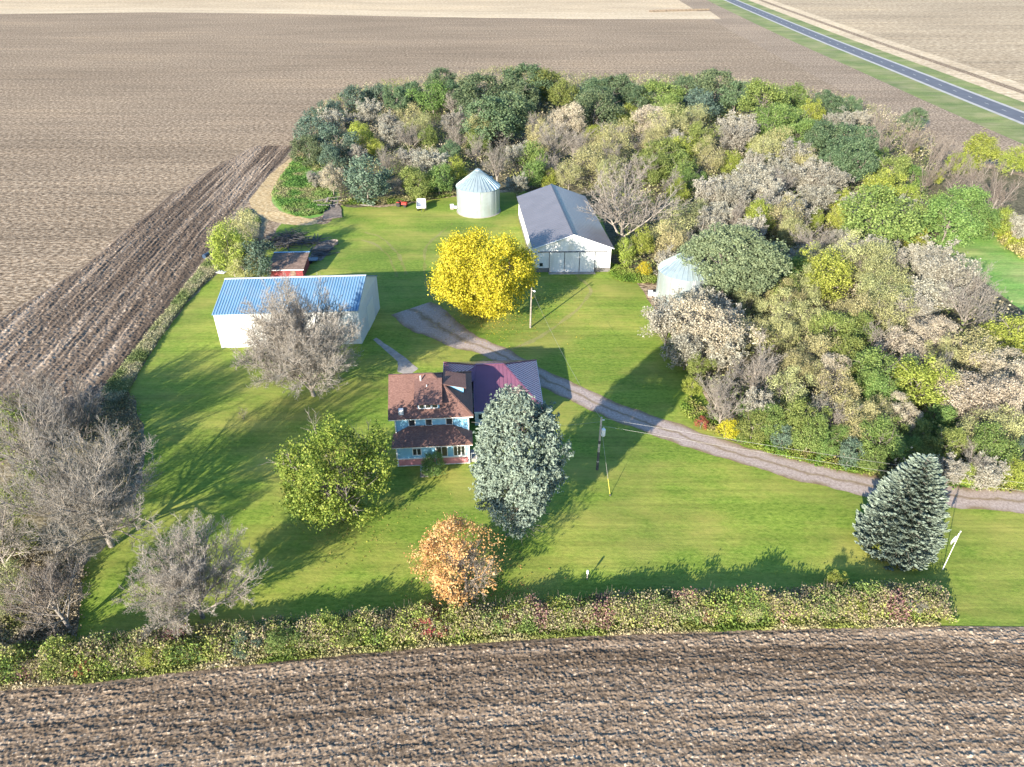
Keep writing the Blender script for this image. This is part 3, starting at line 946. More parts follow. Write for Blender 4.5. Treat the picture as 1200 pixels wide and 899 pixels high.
mb = MB(); mb.box(4.2, 5.2, -.05, 0, .02, 1.8); bld(mb, 'door', M['shed_roof'], rs)


# --- grain bins
def grain_bin(cx, cy, r, ze, za, label, fan_ang):
    b = empty('grain_bin', (cx, cy, 0), 0, label, 'grain bin', 'galvanised grain bins')
    n = 96
    v, f = [], []
    rows = int(ze / .11)
    # wall with rolled corrugations as geometry
    for j in range(rows + 1):
        z = .12 + (ze - .12) * j / rows
        rr = r + (.025 if j % 2 else 0)
        for k in range(n):
            a = 2 * math.pi * k / n
            v.append((rr * math.cos(a), rr * math.sin(a), z))
    for j in range(rows):
        for k in range(n):
            k2 = (k + 1) % n
            f.append((j * n + k, j * n + k2, (j + 1) * n + k2, (j + 1) * n + k))
    me = mesh_np('wall', np.array(v), np.array(f), M['galv'], smooth=True)
    wall = link('wall', me, b)
    mb = MB()
    for k in range(18):
        a = 2 * math.pi * (k + .3) / 18
        mb.obox((math.cos(a) * (r + .035), math.sin(a) * (r + .035), .12), (math.cos(a) * (r + .035), math.sin(a) * (r + .035), ze), .05, .05)
    bld(mb, 'stiffener', M['galv'], wall)
    # conical roof with raised radial seams
    mb = MB(); ro = r + .22; zo = ze - .08; rt = .55; zt = za - .25
    nn = 32
    vs, fs = [], []
    for k in range(nn):
        a0 = 2 * math.pi * k / nn; a1 = 2 * math.pi * (k + 1) / nn
        i = len(vs)
        vs += [(ro * math.cos(a0), ro * math.sin(a0), zo), (ro * math.cos(a1), ro * math.sin(a1), zo), (rt * math.cos(a1), rt * math.sin(a1), zt), (rt * math.cos(a0), rt * math.sin(a0), zt)]
        fs.append((i, i + 1, i + 2, i + 3))
    mb.add(vs, fs)
    for k in range(nn):
        a = 2 * math.pi * k / nn
        mb.obox((ro * math.cos(a), ro * math.sin(a), zo + .05), (rt * math.cos(a), rt * math.sin(a), zt + .05), .10, .13)
    rf = bld(mb, 'roof', M['galv_roof'], b)
    mb = MB(); mb.tube([(0, 0, zt - .12), (0, 0, zt + .16)], [.72, .68], 20); mb.tube([(0, 0, zt + .165), (0, 0, zt + .42)], [.68, .12], 20); bld(mb, 'lid', M['galv'], rf)
    a = RAD(25); mb = MB(); p = Vector((math.cos(a) * r * .62, math.sin(a) * r * .62, zo + (zt - zo) * .40))
    mb.obox(p, p + Vector((math.cos(a) * .55, math.sin(a) * .55, .02)), .6, .45); bld(mb, 'roof_vent', M['galv'], rf)
    # door and ladder facing the yard
    a = RAD(-92); c, s = math.cos(a), math.sin(a)
    mb = MB(); mb.obox(((r + .05) * c, (r + .05) * s, .6), ((r + .05) * c, (r + .05) * s, 2.0), .8, .1, up=(c, s, 0)); bld(mb, 'door', M['galv_roof'], b)
    a = RAD(-86); c, s = math.cos(a), math.sin(a); t = Vector((-s, c, 0))
    mb = MB(); q = Vector(((r + .16) * c, (r + .16) * s, 0))
    for sg in (-.2, .2): mb.obox(q + t * sg + Vector((0, 0, .5)), q + t * sg + Vector((0, 0, ze + .1)), .04, .04)
    for i in range(18): mb.obox(q - t * .2 + Vector((0, 0, .6 + i * .33)), q + t * .2 + Vector((0, 0, .6 + i * .33)), .03, .03)
    bld(mb, 'ladder', M['pale'], b)
    mb = MB(); mb.tube([(0, 0, -.02), (0, 0, .12)], [r + .28, r + .28], 48); bld(mb, 'foundation', M['conc'], b)
    return b


grain_bin(-8.25, 171.1, 5.2, 6.35, 10.3, 'round silver grain bin standing on open grass left of the barn', 200)
grain_bin(32.3, 121.6, 5.0, 6.3, 10.0, 'round silver grain bin half hidden behind trees beside the yard', 160)


def bin_fan(x, y, rz, label):
    t = empty('aeration_fan', (x, y, 0), rz, label, 'fan')
    mb = MB(); mb.tube([(0, -.1, .75), (0, .75, .75)], [.55, .55], 20); bld(mb, 'housing', M['trim'], t)
    mb = MB(); mb.obox((0, .74, .6), (0, 1.5, .45), .7, .6); bld(mb, 'duct', M['pale'], t)
    mb = MB(); mb.box(-.5, .5, -.05, .7, 0, .18); bld(mb, 'base', M['conc'], t)
    mb = MB(); mb.tube([(0, -.16, .75), (0, -.1, .75)], [.42, .42], 16); bld(mb, 'grille', M['black'], t)


bin_fan(-15.3, 172.2, RAD(-80), 'white round fan housing at the foot of the open-standing bin')
p = g(766, 350); bin_fan(p.x - .9, p.y + 1.0, RAD(-95), 'small white fan at the foot of the half-hidden bin')

# ------------------------------------------------------------------ poles and wires
def wire(name, a, b, sag, label, cat, r=.012, group=None):
    a, b = Vector(a), Vector(b)
    n = max(12, int((b - a).length / 2.5))
    pts = [a.lerp(b, i / n) - Vector((0, 0, 4 * sag * (i / n) * (1 - i / n))) for i in range(n + 1)]
    mb = MB(); mb.tube(pts, r, 5)
    o = bld(mb, name, M['wire'], None)
    return tag(o, label, cat, group)


yp = g(621.5, 384.2)
t = empty('yard_pole', tuple(yp), 0, 'slim pale pole standing alone beside the yellow tree', 'pole')
mb = MB(); mb.tube([(0, 0, -.2), (.05, 0, 4), (.12, 0, 7.75)], [.17, .14, .10], 10); bld(mb, 'shaft', M['pale_bark'], t)
mb = MB(); mb.tube([(.1, 0, 7.2), (.6, -.5, 7.45)], .035, 6); arm = bld(mb, 'lamp_arm', M['pale'], t)
mb = MB(); mb.tube([(.6, -.5, 7.5), (.6, -.5, 7.28)], [.10, .22], 12); bld(mb, 'lamp_head', M['pale'], arm)

up = g(699.8, 550.3)
t = empty('utility_pole', tuple(up), 0, 'wooden utility pole with white transformer can, on the lawn by the big spruce', 'utility pole')
mb = MB(); mb.tube([(0, 0, 3.0), (0, 0, 8.4)], [.15, .115], 10); bld(mb, 'shaft', M['pole'], t)
for sl_ in (((0, 0, -.2), (0, 0, 1.3), .175, .167), ((0, 0, 1.5), (0, 0, 3.0), .166, .152), ((0, 0, 4.3), (0, 0, 4.8), .15, .15)):
    mb = MB(); mb.tube(sl_[:2], sl_[2:], 10); bld(mb, 'sleeve', M['tar'], t)
mb = MB(); mb.tube([(0, 0, 1.3), (0, 0, 1.5)], [.167, .166], 10); bld(mb, 'collar', M['pole'], t)
mb = MB(); mb.tube([(.36, -.12, 5.6), (.36, -.12, 5.7), (.36, -.12, 6.6), (.36, -.12, 6.7)], [.2, .27, .27, .2], 16); tr = bld(mb, 'transformer', M['trim'], t)
mb = MB(); mb.tube([(.36, -.12, 6.7), (.36, -.12, 7.0)], [.06, .04], 8); bld(mb, 'bushing', M['pale'], tr)
mb = MB(); mb.box(0, .4, -.05, .05, 7.95, 8.05); bld(mb, 'bracket', M['pale'], t)
T = Vector((up.x, up.y, 8.1))
far_top = g(1330, 584, 8.3)
wire('power_line', T + Vector((.4, 0, .1)), far_top, .35, 'upper thin wire running off from the transformer pole over the drive', 'wire', group='wires from the utility pole')
wire('power_line', T + Vector((.1, 0, -1.0)), far_top + Vector((0, 0, -1.0)), .4, 'lower thin wire running off from the transformer pole over the drive', 'wire', group='wires from the utility pole')
wire('power_line', T, (yp.x + .12, yp.y, 7.5), 1.1, 'thin wire crossing from the transformer pole to the slim yard pole', 'wire', group='wires from the utility pole')
wire('power_line', T + Vector((0, 0, -.35)), (hp.x + W + .3, hp.y + 2.6, 5.3), .7, 'thin service wire from the transformer pole to the farmhouse', 'wire', group='wires from the utility pole')
ga = g(715, 581)
gd = T + Vector((0, 0, -.8)) - ga
gw = empty('guy_wire', tuple(ga), 0, 'slanting guy wire with yellow guard anchored in the lawn', 'guy wire')
mb = MB(); mb.tube([gd * .24, gd], .015, 5); bld(mb, 'cable', M['wire'], gw)
mb = MB(); mb.tube([gd * .0, gd * .24], .03, 8); bld(mb, 'guard', M['yellow'], gw)
mb = MB(); mb.tube([(0, 0, -.1), (0, 0, .2)], [.12, .08], 8); bld(mb, 'anchor', M['tar'], gw)

fb = g(1104.6, 667.5)
t = empty('flagpole', tuple(fb), 0, 'white flagpole with a furled limp flag, by the corner of the hedge', 'flagpole')
mb = MB(); mb.tube([(0, 0, -.1), (0, 0, 5.75)], [.045, .025], 10); bld(mb, 'shaft', M['trim'], t)
mb = MB(); mb.tube([(0, 0, 5.75), (0, 0, 5.8), (0, 0, 5.88)], [.05, .09, .03], 10); bld(mb, 'finial', M['pale'], t)
# limp flag hanging in folds from the top
n1, n2 = 22, 18
V = []
for i in range(n1 + 1):
    s = i / n1
    for j in range(n2 + 1):
        q = j / n2
        x = -.04 - q * (.12 + .42 * s)
        z = 5.55 - s * 1.0 - q * .7 * (1 - .2 * s)
        y = .16 * math.sin(q * 9 + s * 2) * (.3 + q)
        V.append((x, y, z))
Fc = [(i * (n2 + 1) + j, i * (n2 + 1) + j + 1, (i + 1) * (n2 + 1) + j + 1, (i + 1) * (n2 + 1) + j) for i in range(n1) for j in range(n2)]
link('flag', mesh_np('flag', np.array(V), np.array(Fc), M['cloth'], smooth=True), t)

# ------------------------------------------------------------------ yard clutter
def wheel(mb, x, y, r, w):
    mb.tube([(x - w / 2, y, r), (x + w / 2, y, r)], [r, r], 16)


w = g(494, 245)
t = empty('farm_wagon', (w.x, w.y, 0), RAD(6), 'pale grey flare-box farm wagon parked at the grove edge', 'wagon')
mb = MB(); mb.box(-1.05, 1.05, -1.7, 1.7, .75, .9); bld(mb, 'bed', M['pale'], t)
for sx in (-1.12, 1.12):
    mb = MB(); mb.obox((sx, -1.7, 1.15), (sx, 1.7, 1.15), .08, .6); bld(mb, 'side_board', M['trim'], t)
mb = MB(); mb.box(-1.05, 1.05, 1.62, 1.7, .9, 2.1); bld(mb, 'head_board', M['trim'], t)
mb = MB(); mb.box(-1.0, 1.0, -1.76, -1.7, .9, 1.25); bld(mb, 'tail_board', M['pale'], t)
for sx in (-1, 1):
    for sy in (-1.1, 1.1):
        mb = MB(); wheel(mb, sx * .95, sy, .38, .22); bld(mb, 'wheel', M['rubber'], t)
mb = MB(); mb.obox((0, -1.7, .55), (0, -3.0, .3), .08, .08); bld(mb, 'tongue', M['dark_steel'], t)

w = g(471, 242)
t = empty('garden_tractor', (w.x, w.y, 0), RAD(70), 'small red tractor among weeds at the grove edge', 'tractor')
mb = MB(); mb.box(-.42, .42, -1.45, -.1, .62, 1.18); bld(mb, 'hood', M['red'], t)
mb = MB(); mb.box(-.3, .3, -1.4, 1.2, .45, .62); bld(mb, 'chassis', M['dark_steel'], t)
mb = MB(); mb.box(-.3, .3, .3, .8, .9, 1.0); mb.box(-.3, .3, .78, .88, .9, 1.4); bld(mb, 'seat', M['black'], t)
mb = MB(); mb.tube([(0, -.1, 1.1), (0, .12, 1.45)], .03, 6); bld(mb, 'steering_column', M['black'], t)
for sx in (-1, 1):
    mb = MB(); wheel(mb, sx * .62, .7, .55, .3); bld(mb, 'wheel', M['rubber'], t)
    mb = MB(); wheel(mb, sx * .5, -1.1, .34, .2); bld(mb, 'wheel', M['rubber'], t)
    mb = MB(); mb.box(sx * .62 - .2, sx * .62 + .2, .3, 1.15, 1.12, 1.2); bld(mb, 'fender', M['red'], t)


def boards(name, loc, rz, n, lx, ly, mat, seed, label, cat, zmax=.5, wd=(.12, .28)):
    """a heap of boards: one thing, each board lying at its own angle"""
    r = random.Random(seed); mb = MB()
    for i in range(n):
        a = r.uniform(-.5, .5) + (math.pi / 2 if r.random() < .25 else 0)
        L = r.uniform(.6, 1.5) * lx * .6; x = r.uniform(-lx, lx) * .5; y = r.uniform(-ly, ly) * .5; z = .05 + zmax * r.random() ** 2
        dz = r.uniform(-.12, .12)
        d = Vector((math.cos(a), math.sin(a), 0)) * L / 2
        c = Vector((x, y, z))
        mb.obox(c - d - Vector((0, 0, dz)), c + d + Vector((0, 0, dz)), r.uniform(*wd), .05)
    o = mb.build(name, mat)
    o.location = loc; o.rotation_euler = (0, 0, rz)
    return tag(o, label, cat)


# broken concrete pads
def pad(px, z, h, label):
    pts = rough_edge([Vector((g(*p).x, g(*p).y, 0)) for p in px], .15, .6)
    mb = MB(); mb.slab([(p.x, p.y, h) for p in pts], h + .02)
    o = mb.build('concrete_pad', M['yard'])
    return tag(o, label, 'concrete pad')


pad([(378, 258), (401, 255), (400, 244), (394, 240), (381, 243)], 0, .22, 'broken concrete slab where the dirt track meets the grass')
pad([(362, 304), (376, 306), (389, 293), (394, 285), (384, 281), (374, 284), (368, 290)], 0, .06, 'worn concrete pad beside the small red shed')
w = g(385, 240); boards('lumber_pile', (w.x, w.y, .2), .3, 26, 4.2, 5.5, M['wood'], 3, 'tumbled pile of weathered boards on the broken slab', 'lumber pile', .9, (.2, .5))
w = g(349, 286); boards('scrap_pile', (w.x, w.y, .06), .1, 60, 9.0, 4.2, M['tar'], 4, 'dark pipes and scrap heaped behind the small red shed', 'scrap pile', .9, (.08, .22))
w = g(332, 281); boards('brush_pile', (w.x, w.y, .0), .8, 110, 7.5, 5.0, M['tar'], 9, 'dark brush heap in shade between the trees and scrap', 'brush pile', 1.1, (.06, .14))
w = g(377, 297); boards('scrap_pile', (w.x, w.y, .06), .4, 40, 4.2, 3.6, M['tar'], 6, 'dark scrap strewn over the worn pad in the shade', 'scrap pile', .8, (.08, .3))
w = g(391, 286)
t = empty('stock_tank', (w.x, w.y, .06), 0, 'rusty brown round tank on the worn pad beside the red shed', 'tank')
mb = MB(); mb.tube([(0, 0, 0), (0, 0, .65)], [1.0, 1.05], 20, cap=False); bld(mb, 'wall', M['wood'], t)
mb = MB(); mb.tube([(0, 0, .02), (0, 0, .3)], [.98, .98], 20); bld(mb, 'contents', M['straw'], t)
w = g(362, 307)
t = empty('flat_trailer', (w.x, w.y, 0), RAD(8), 'dark low trailer parked in the shade beside the red shed', 'trailer')
mb = MB(); mb.box(-1.9, 1.9, -.95, .95, .5, .62); bld(mb, 'deck', M['navy'], t)
for sx in (-.5, .5):
    for sy in (-1.05, 1.05):
        mb = MB(); mb.tube([(sx, sy - .1, .34), (sx, sy + .1, .34)], [.34, .34], 14); bld(mb, 'wheel', M['rubber'], t)
mb = MB(); mb.obox((1.9, 0, .5), (3.1, 0, .35), .1, .1); bld(mb, 'tongue', M['dark_steel'], t)
w = g(244, 303)
t = empty('drum', (w.x, w.y, .8), 0, 'dark blue drum lying among weeds at the field edge', 'drum')
mb = MB(); mb.tube([(-.35, -.95, 0), (.35, .95, 0)], [.5, .5], 18); body = bld(mb, 'body', M['navy'], t)
for q in (-.33, .33):
    mb = MB(); mb.tube([(.7 * q - .02, 1.9 * q - .05, 0), (.7 * q + .02, 1.9 * q + .05, 0)], [.53, .53], 18); bld(mb, 'hoop', M['navy'], body)

w = g(256, 318); t = boards('sheet_metal', (w.x, w.y, .1), RAD(-20), 5, 4.0, 1.6, M['trim'], 12, 'loose white metal sheets lying in weeds by the yellow-green tree', 'sheet metal', .25, (.8, 1.2))
w = g(370, 216); t = boards('plank', (w.x, w.y, .3), 0, 2, 3.4, .4, M['trim'], 15, 'pale planks lying by the brown shrub beyond the slab', 'planks', .25, (.3, .5))
w = g(428, 241); t = boards('timber', (w.x, w.y, .1), 0, 4, 3.4, .8, M['conc'], 16, 'grey timbers lying in grass below the dark cedars', 'timber', .25, (.3, .5))
w = g(497.5, 556)
t = empty('air_conditioner', (w.x, w.y, 0), RAD(4), 'grey air conditioner unit on the ground before the pink porch skirt', 'air conditioner')
mb = MB(); mb.box(-.45, .45, -.45, .45, .08, .95); body = bld(mb, 'cabinet', M['grey_band'], t)
mb = MB(); mb.box(-.47, .47, -.47, .47, .95, 1.02); bld(mb, 'top', M['pale'], t)
mb = MB(); mb.tube([(0, 0, 1.02), (0, 0, 1.06)], [.34, .34], 20); bld(mb, 'fan_grille', M['black'], t)
mb = MB(); mb.box(-.55, .55, -.55, .55, 0, .08); bld(mb, 'base', M['conc'], t)
w = g(688, 679)
t = empty('marker_post', (w.x, w.y, 0), 0, 'short white-topped post at the shaded lawn edge above the hedge', 'post')
mb = MB(); mb.tube([(0, 0, 0), (0, 0, .9)], [.06, .06], 8); bld(mb, 'stake', M['pole'], t)
mb = MB(); mb.tube([(0, 0, .9), (0, 0, 1.35), (0, 0, 1.4)], [.12, .12, .04], 12); bld(mb, 'cap', M['trim'], t)

# a far row of bales on the stubble
r0, r1 = g(761, 14), g(831, 12)
src = None
for i in range(15):
    q = r0.lerp(r1, (i + .5) / 15)
    if src is None:
        mb = MB(); mb.tube([(-1.75, 0, .7), (-1.6, 0, .7), (1.6, 0, .7), (1.75, 0, .7)], [.62, .7, .7, .62], 14)
        src = mb.build('straw_bale', M['straw']); o = src
    else:
        o = src.copy(); COL.objects.link(o)
    o.location = (q.x, q.y + random.uniform(-.5, .5), 0); o.rotation_euler = (0, 0, random.uniform(-.06, .06))
    tag(o, 'brown round bale in the far row on the pale stubble', 'bale', 'bales in the far row')


# ------------------------------------------------------------------ plants: mesh makers
def unit(a): return a / np.maximum(np.linalg.norm(a, axis=-1, keepdims=True), 1e-9)


def leaf_faces(P, N, size, r, asp=.75, D=None):
    n = len(P)
    A = D if D is not None else r.normal(size=(n, 3))
    U = unit(np.cross(N, np.cross(A, N) + 1e-6)) if D is None else unit(D)
    U = unit(np.cross(N, A)) if D is None else U
    W = unit(np.cross(N, U))
    s = size[:, None]
    bend = N * s * .12
    V = np.stack([P + U * s * .5, P + W * s * .5 * asp - bend, P - U * s * .5, P - W * s * .5 * asp + bend], 1).reshape(-1, 3)
    return V, np.arange(4 * n).reshape(n, 4)


def crown(seed, Rx, Rz, zc, lobes=22, clumps=16, leaves=9, size=.32, lobe_r=(.30, .48), low=-.35, spread=.17, spike=.0, holes=.0, asp=.75, rag=.20, taper=0.0):
    """leaves set in clumps over a set of uneven boughs round an open centre"""
    r = np.random.default_rng(seed)
    # boughs spread evenly over the crown, each nudged off its place
    k = np.arange(lobes) + .5
    zz = 1 - (1 - low) * k / lobes
    ph = k * 2.39996 + r.uniform(0, 6.28)
    d = np.stack([np.sqrt(np.maximum(0, 1 - zz * zz)) * np.cos(ph), np.sqrt(np.maximum(0, 1 - zz * zz)) * np.sin(ph), zz], 1)
    d = unit(d + r.normal(size=d.shape) * .22); m = len(d)
    lr = r.uniform(*lobe_r, m) * Rx * r.uniform(.75, 1.2, m)
    rad = r.uniform(.50, .80, m)
    c = d * rad[:, None] * np.array([Rx, Rx, Rz])
    c *= (1 + rag * r.normal(size=(m, 1)))
    c[:, :2] *= (1 - taper * np.clip(c[:, 2:3] / Rz, 0, 1))
    ns = m * clumps
    li = r.choice(m, ns, p=(lr ** 2) / (lr ** 2).sum())
    dd = unit(unit(r.normal(size=(ns, 3))) + .75 * d[li] + np.array([0, 0, .25]))
    cc = c[li] + dd * lr[li, None] * r.uniform(.55, 1.08, (ns, 1)) * np.array([1, 1, min(1.0, Rz / Rx)])
    if holes > 0:
        k = fbm(cc[:, 0] / Rx * 2.2 + 7, cc[:, 2] / Rx * 2.2 + cc[:, 1] / Rx * 1.3, seed, 2) > holes
        cc, dd, li = cc[k], dd[k], li[k]; ns = len(cc)
    ct = r.random(ns)
    nl = ns * leaves
    ci = np.repeat(np.arange(ns), leaves)
    off = r.normal(size=(nl, 3)) * Rx * spread * r.uniform(.6, 1.2, (ns, 1))[ci] * .55
    if spike: off += (dd[ci] + np.array([0, 0, .6])) * (r.random((nl, 1)) ** 1.2) * Rx * spike
    P = cc[ci] + off
    N = unit(dd[ci] * .8 + r.normal(size=(nl, 3)) * .75 + np.array([0, 0, .2]))
    P[:, 2] += zc
    P[:, 2] = np.maximum(P[:, 2], .15)
    t = np.clip(.5 * ct[ci] + .5 * r.random(nl), 0, 1)
    sz = size * r.uniform(.6, 1.35, nl)
    V, Fc = leaf_faces(P, N, sz, r, asp)
    return V, Fc, t


def grow(seed, H, trunk_top, r0, counts, ratios, angles, lean=(0, 0), up=.25, r_ratio=.5, forks=(.35, 1.0), rmin=.016, first_up=.9, zmin=None, curve=.2, lvar=(.65, 1.25)):
    """branch levels as arrays; returns per level (start, mid, end, radius)"""
    r = np.random.default_rng(seed)
    S = np.array([[0., 0, -.2]]); D = unit(np.array([[lean[0], lean[1], 1.0]])); L = np.array([trunk_top]); Rr = np.array([r0])
    levels = []
    for k in range(len(counts) + 1):
        n = len(S)
        bow = r.normal(size=(n, 3)) * L[:, None] * curve * (.25 if k == 0 else .8)
        upv = np.array([0, 0, 1.0]) * L[:, None] * up * (0 if k == 0 else 1)
        def pos(t, S=S, D=D, L=L, bow=bow, upv=upv):
            t = t[:, None]
            return S + D * L[:, None] * t + bow * t * (1 - t) + upv * t * t
        levels.append((S, pos(np.full(n, .5)), pos(np.ones(n)), Rr, k))
        if k == len(counts): break
        m = counts[k]
        ids = np.repeat(np.arange(n), m)
        f0 = forks[0] if k == 0 else .18
        t = np.tile((np.arange(m) + .5) / m, n) * (1 - f0) + f0 + r.uniform(-.5, .5, n * m) / m * (1 - f0)
        t = np.clip(t, .1, 1)
        def pos2(t, ids):
            tt = t[:, None]
            return S[ids] + D[ids] * L[ids, None] * tt + bow[ids] * tt * (1 - tt) + upv[ids] * tt * tt
        nS = pos2(t, ids)
        tang = unit(D[ids] + bow[ids] / L[ids, None] * (1 - 2 * t[:, None]) + 2 * upv[ids] / L[ids, None] * t[:, None])
        ang = np.radians(r.uniform(angles[k][0], angles[k][1], n * m))
        az = np.tile(np.arange(m) * 2.399, n) + r.uniform(0, 6.28, n)[ids] + r.normal(size=n * m) * .35
        ref = np.where(np.abs(tang[:, 2:3]) < .9, np.array([[0, 0, 1.0]]), np.array([[1.0, 0, 0]]))
        a = unit(np.cross(tang, ref)); b = np.cross(tang, a)
        nD = unit(tang * np.cos(ang)[:, None] + (a * np.cos(az)[:, None] + b * np.sin(az)[:, None]) * np.sin(ang)[:, None])
        if k == 0: nD[:, 2] = np.maximum(nD[:, 2], .10 + .12 * r.random(len(nD))); nD = unit(nD)
        nL = L[ids] * ratios[k] * r.uniform(*(lvar if k == 0 else (.65, 1.25)), n * m) * (1.15 - .45 * (t if k else t * .4))
        nR = np.maximum(Rr[ids] * r_ratio * r.uniform(.75, 1.1, n * m) * (1.1 - .35 * t), rmin)
        S, D, L, Rr = nS, nD, nL, nR
    return levels


def tubes(levels, sides=3, taper=.45):
    Vs, Fs, Ts, b = [], [], [], 0
    r = np.random.default_rng(3)
    for (S, Mi, E, Rr, k) in levels:
        n = len(S)
        sd = 6 if k == 0 else (4 if k == 1 else sides)
        D = unit(E - S)
        ref = np.where(np.abs(D[:, 2:3]) < .9, np.array([[0, 0, 1.0]]), np.array([[1.0, 0, 0]]))
        a = unit(np.cross(D, ref)); c = np.cross(D, a)
        rings = []
        for P, f in ((S, 1.0), (Mi, (1 + taper) / 2), (E, taper if k else .7)):
            for j in range(sd):
                q = 2 * math.pi * j / sd
                rings.append(P + (a * math.cos(q) + c * math.sin(q)) * (Rr * f)[:, None])
        V = np.stack(rings, 1)  # n, 3*sd, 3
        base = b + np.arange(n)[:, None] * (3 * sd)
        for i in range(2):
            for j in range(sd):
                j2 = (j + 1) % sd
                Fs.append(np.concatenate([base + i * sd + j, base + i * sd + j2, base + (i + 1) * sd + j2, base + (i + 1) * sd + j], 1))
                Ts.append(r.random(n))
        Vs.append(V.reshape(-1, 3)); b += n * 3 * sd
    return np.concatenate(Vs), np.concatenate(Fs), np.concatenate(Ts)


def twig_ends(levels, seed, per, size, jit, r=None):
    r = np.random.default_rng(seed)
    S, Mi, E, Rr, k = levels[-1]
    P = np.concatenate([E, Mi]); D = unit(np.concatenate([E - S, E - S]))
    sel = r.choice(len(P), int(len(P) * per), replace=per > 1)
    P = P[sel] + r.normal(size=(len(sel), 3)) * jit
    N = unit(r.normal(size=(len(sel), 3)) + np.array([0, 0, .7]))
    t = np.clip(.5 * fbm(P[:, 0] * .8, P[:, 1] * .8 + P[:, 2], seed, 2) + .5 * r.random(len(sel)), 0, 1)
    return leaf_faces(P, N, size * r.uniform(.6, 1.4, len(sel)), r) + (t,)


def merge(*parts):
    Vs, Fs, Ts, b = [], [], [], 0
    for V, Fc, t in parts:
        Vs.append(V); Fs.append(Fc + b); Ts.append(t); b += len(V)
    return np.concatenate(Vs), np.concatenate(Fs), np.concatenate(Ts)


def spruce_mesh(seed, H, R, z0, prof=.75, whorl=34, lift=.25, size=.42, irregular=0.0, density=1.0, puffy=0.0):
    r = np.random.default_rng(seed)
    P, N, D, T, SZ = [], [], [], [], []
    BS, BE = [], []
    zs = z0 + (H - z0) * (np.arange(whorl) + .5) / whorl
    for z in zs:
        q = (z - z0) / (H - z0)
        rad = R * (1 - q ** 1.25) ** prof * (.86 + .14 * min(1, q * 8)) + .22
        nb = max(5, int((7 + 15 * rad / R) * density))
        az0 = r.uniform(0, 6.28)
        for k in range(nb):
            az = az0 + 2 * math.pi * k / nb + r.normal() * .15
            L = rad * r.uniform(.80, 1.12)
            if irregular: L *= 1 + irregular * 2 * (float(vnoise(az * 1.3 + 3, z * .32, seed)) - .55)
            dirh = np.array([math.cos(az), math.sin(az), 0]); lat = np.array([-math.sin(az), math.cos(az), 0])
            z1 = z + r.normal() * .12
            droop = -.10 - .28 * (1 - q)
            ns = max(5, int(L * 8.5 * density))
            t = (np.arange(ns) + r.random(ns)) / ns
            t = .22 + .78 * t ** .8
            side = r.uniform(-1, 1, ns) * .36 * L * (1.05 - t) ** .75 * (1 if L > .6 else .5)
            zz = z1 + L * (droop * t + (lift + .08) * t ** 2.4) - np.abs(side) * .16
            p = np.array([0, 0, 1.]) * zz[:, None] + dirh * (L * t)[:, None] + lat * side[:, None]
            dv = unit(dirh * (.8 + .3 * r.random((ns, 1))) + lat * (np.sign(side) * .55)[:, None] + np.array([0, 0, 1.]) * (lift * 1.2 + .30 * r.random((ns, 1)) + puffy))
            nv = unit(np.array([0, 0, 1.]) + r.normal(size=(ns, 3)) * .55 - dirh * .2)
            nv = unit(nv - dv * (nv * dv).sum(1, keepdims=True))
            P.append(p); N.append(nv); D.append(dv)
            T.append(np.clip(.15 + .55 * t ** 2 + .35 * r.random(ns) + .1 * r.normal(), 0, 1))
            SZ.append(size * r.uniform(.7, 1.3, ns))
            BS.append((0, 0, z1)); BE.append(tuple(dirh * L * .85 + np.array([0, 0, z1 + L * (droop * .85 + lift * .6)])))
    P = np.concatenate(P); N = np.concatenate(N); D = np.concatenate(D); T = np.concatenate(T); SZ = np.concatenate(SZ)
    a = leaf_faces(P, N, SZ * 1.5, r, .34, D)
    # a second spray crossing the first gives the branch a body
    N2 = unit(np.cross(D, N) + r.normal(size=N.shape) * .3)
    N2 = unit(N2 - D * (N2 * D).sum(1, keepdims=True))
    b = leaf_faces(P - np.array([0, 0, .05]), N2, SZ * 1.25, r, .36, D)
    V, Fc, t = merge((a[0], a[1], T), (b[0], b[1], T * .9))
    BS, BE = np.array(BS), np.array(BE)
    lv = [(np.array([[0, 0, -.2]]), np.array([[0, 0, H * .5]]), np.array([[0, 0, H * .97]]), np.array([R * .055]), 0)]
    tv = tubes(lv, 5, .15)
    bl = tubes([(BS, (BS + BE) / 2 - np.array([0, 0, .05]), BE, np.full(len(BS), .04), 2)], 3, .3)
    return (V, Fc, t), merge(tv, bl)


# ------------------------------------------------------------------ prototypes of each plant kind
PROTO = {}


def proto(kind, k, crown_data, trunk_data, R, H, cmat, tmat):
    cm = mesh_np('crown', *crown_data[:2], cmat, tint=crown_data[2])
    tm = mesh_np('trunk', *trunk_data[:2], tmat, tint=trunk_data[2])
    PROTO.setdefault(kind, []).append((cm, tm, R, H))


def simple_trunk(seed, H, r0, spread):
    lv = grow(seed, H, H * .62, r0, (7, 4), (.62, .55), ((25, 55), (25, 55)), up=.15, r_ratio=.45, forks=(.28, 1), rmin=.03)
    return tubes(lv, 4)


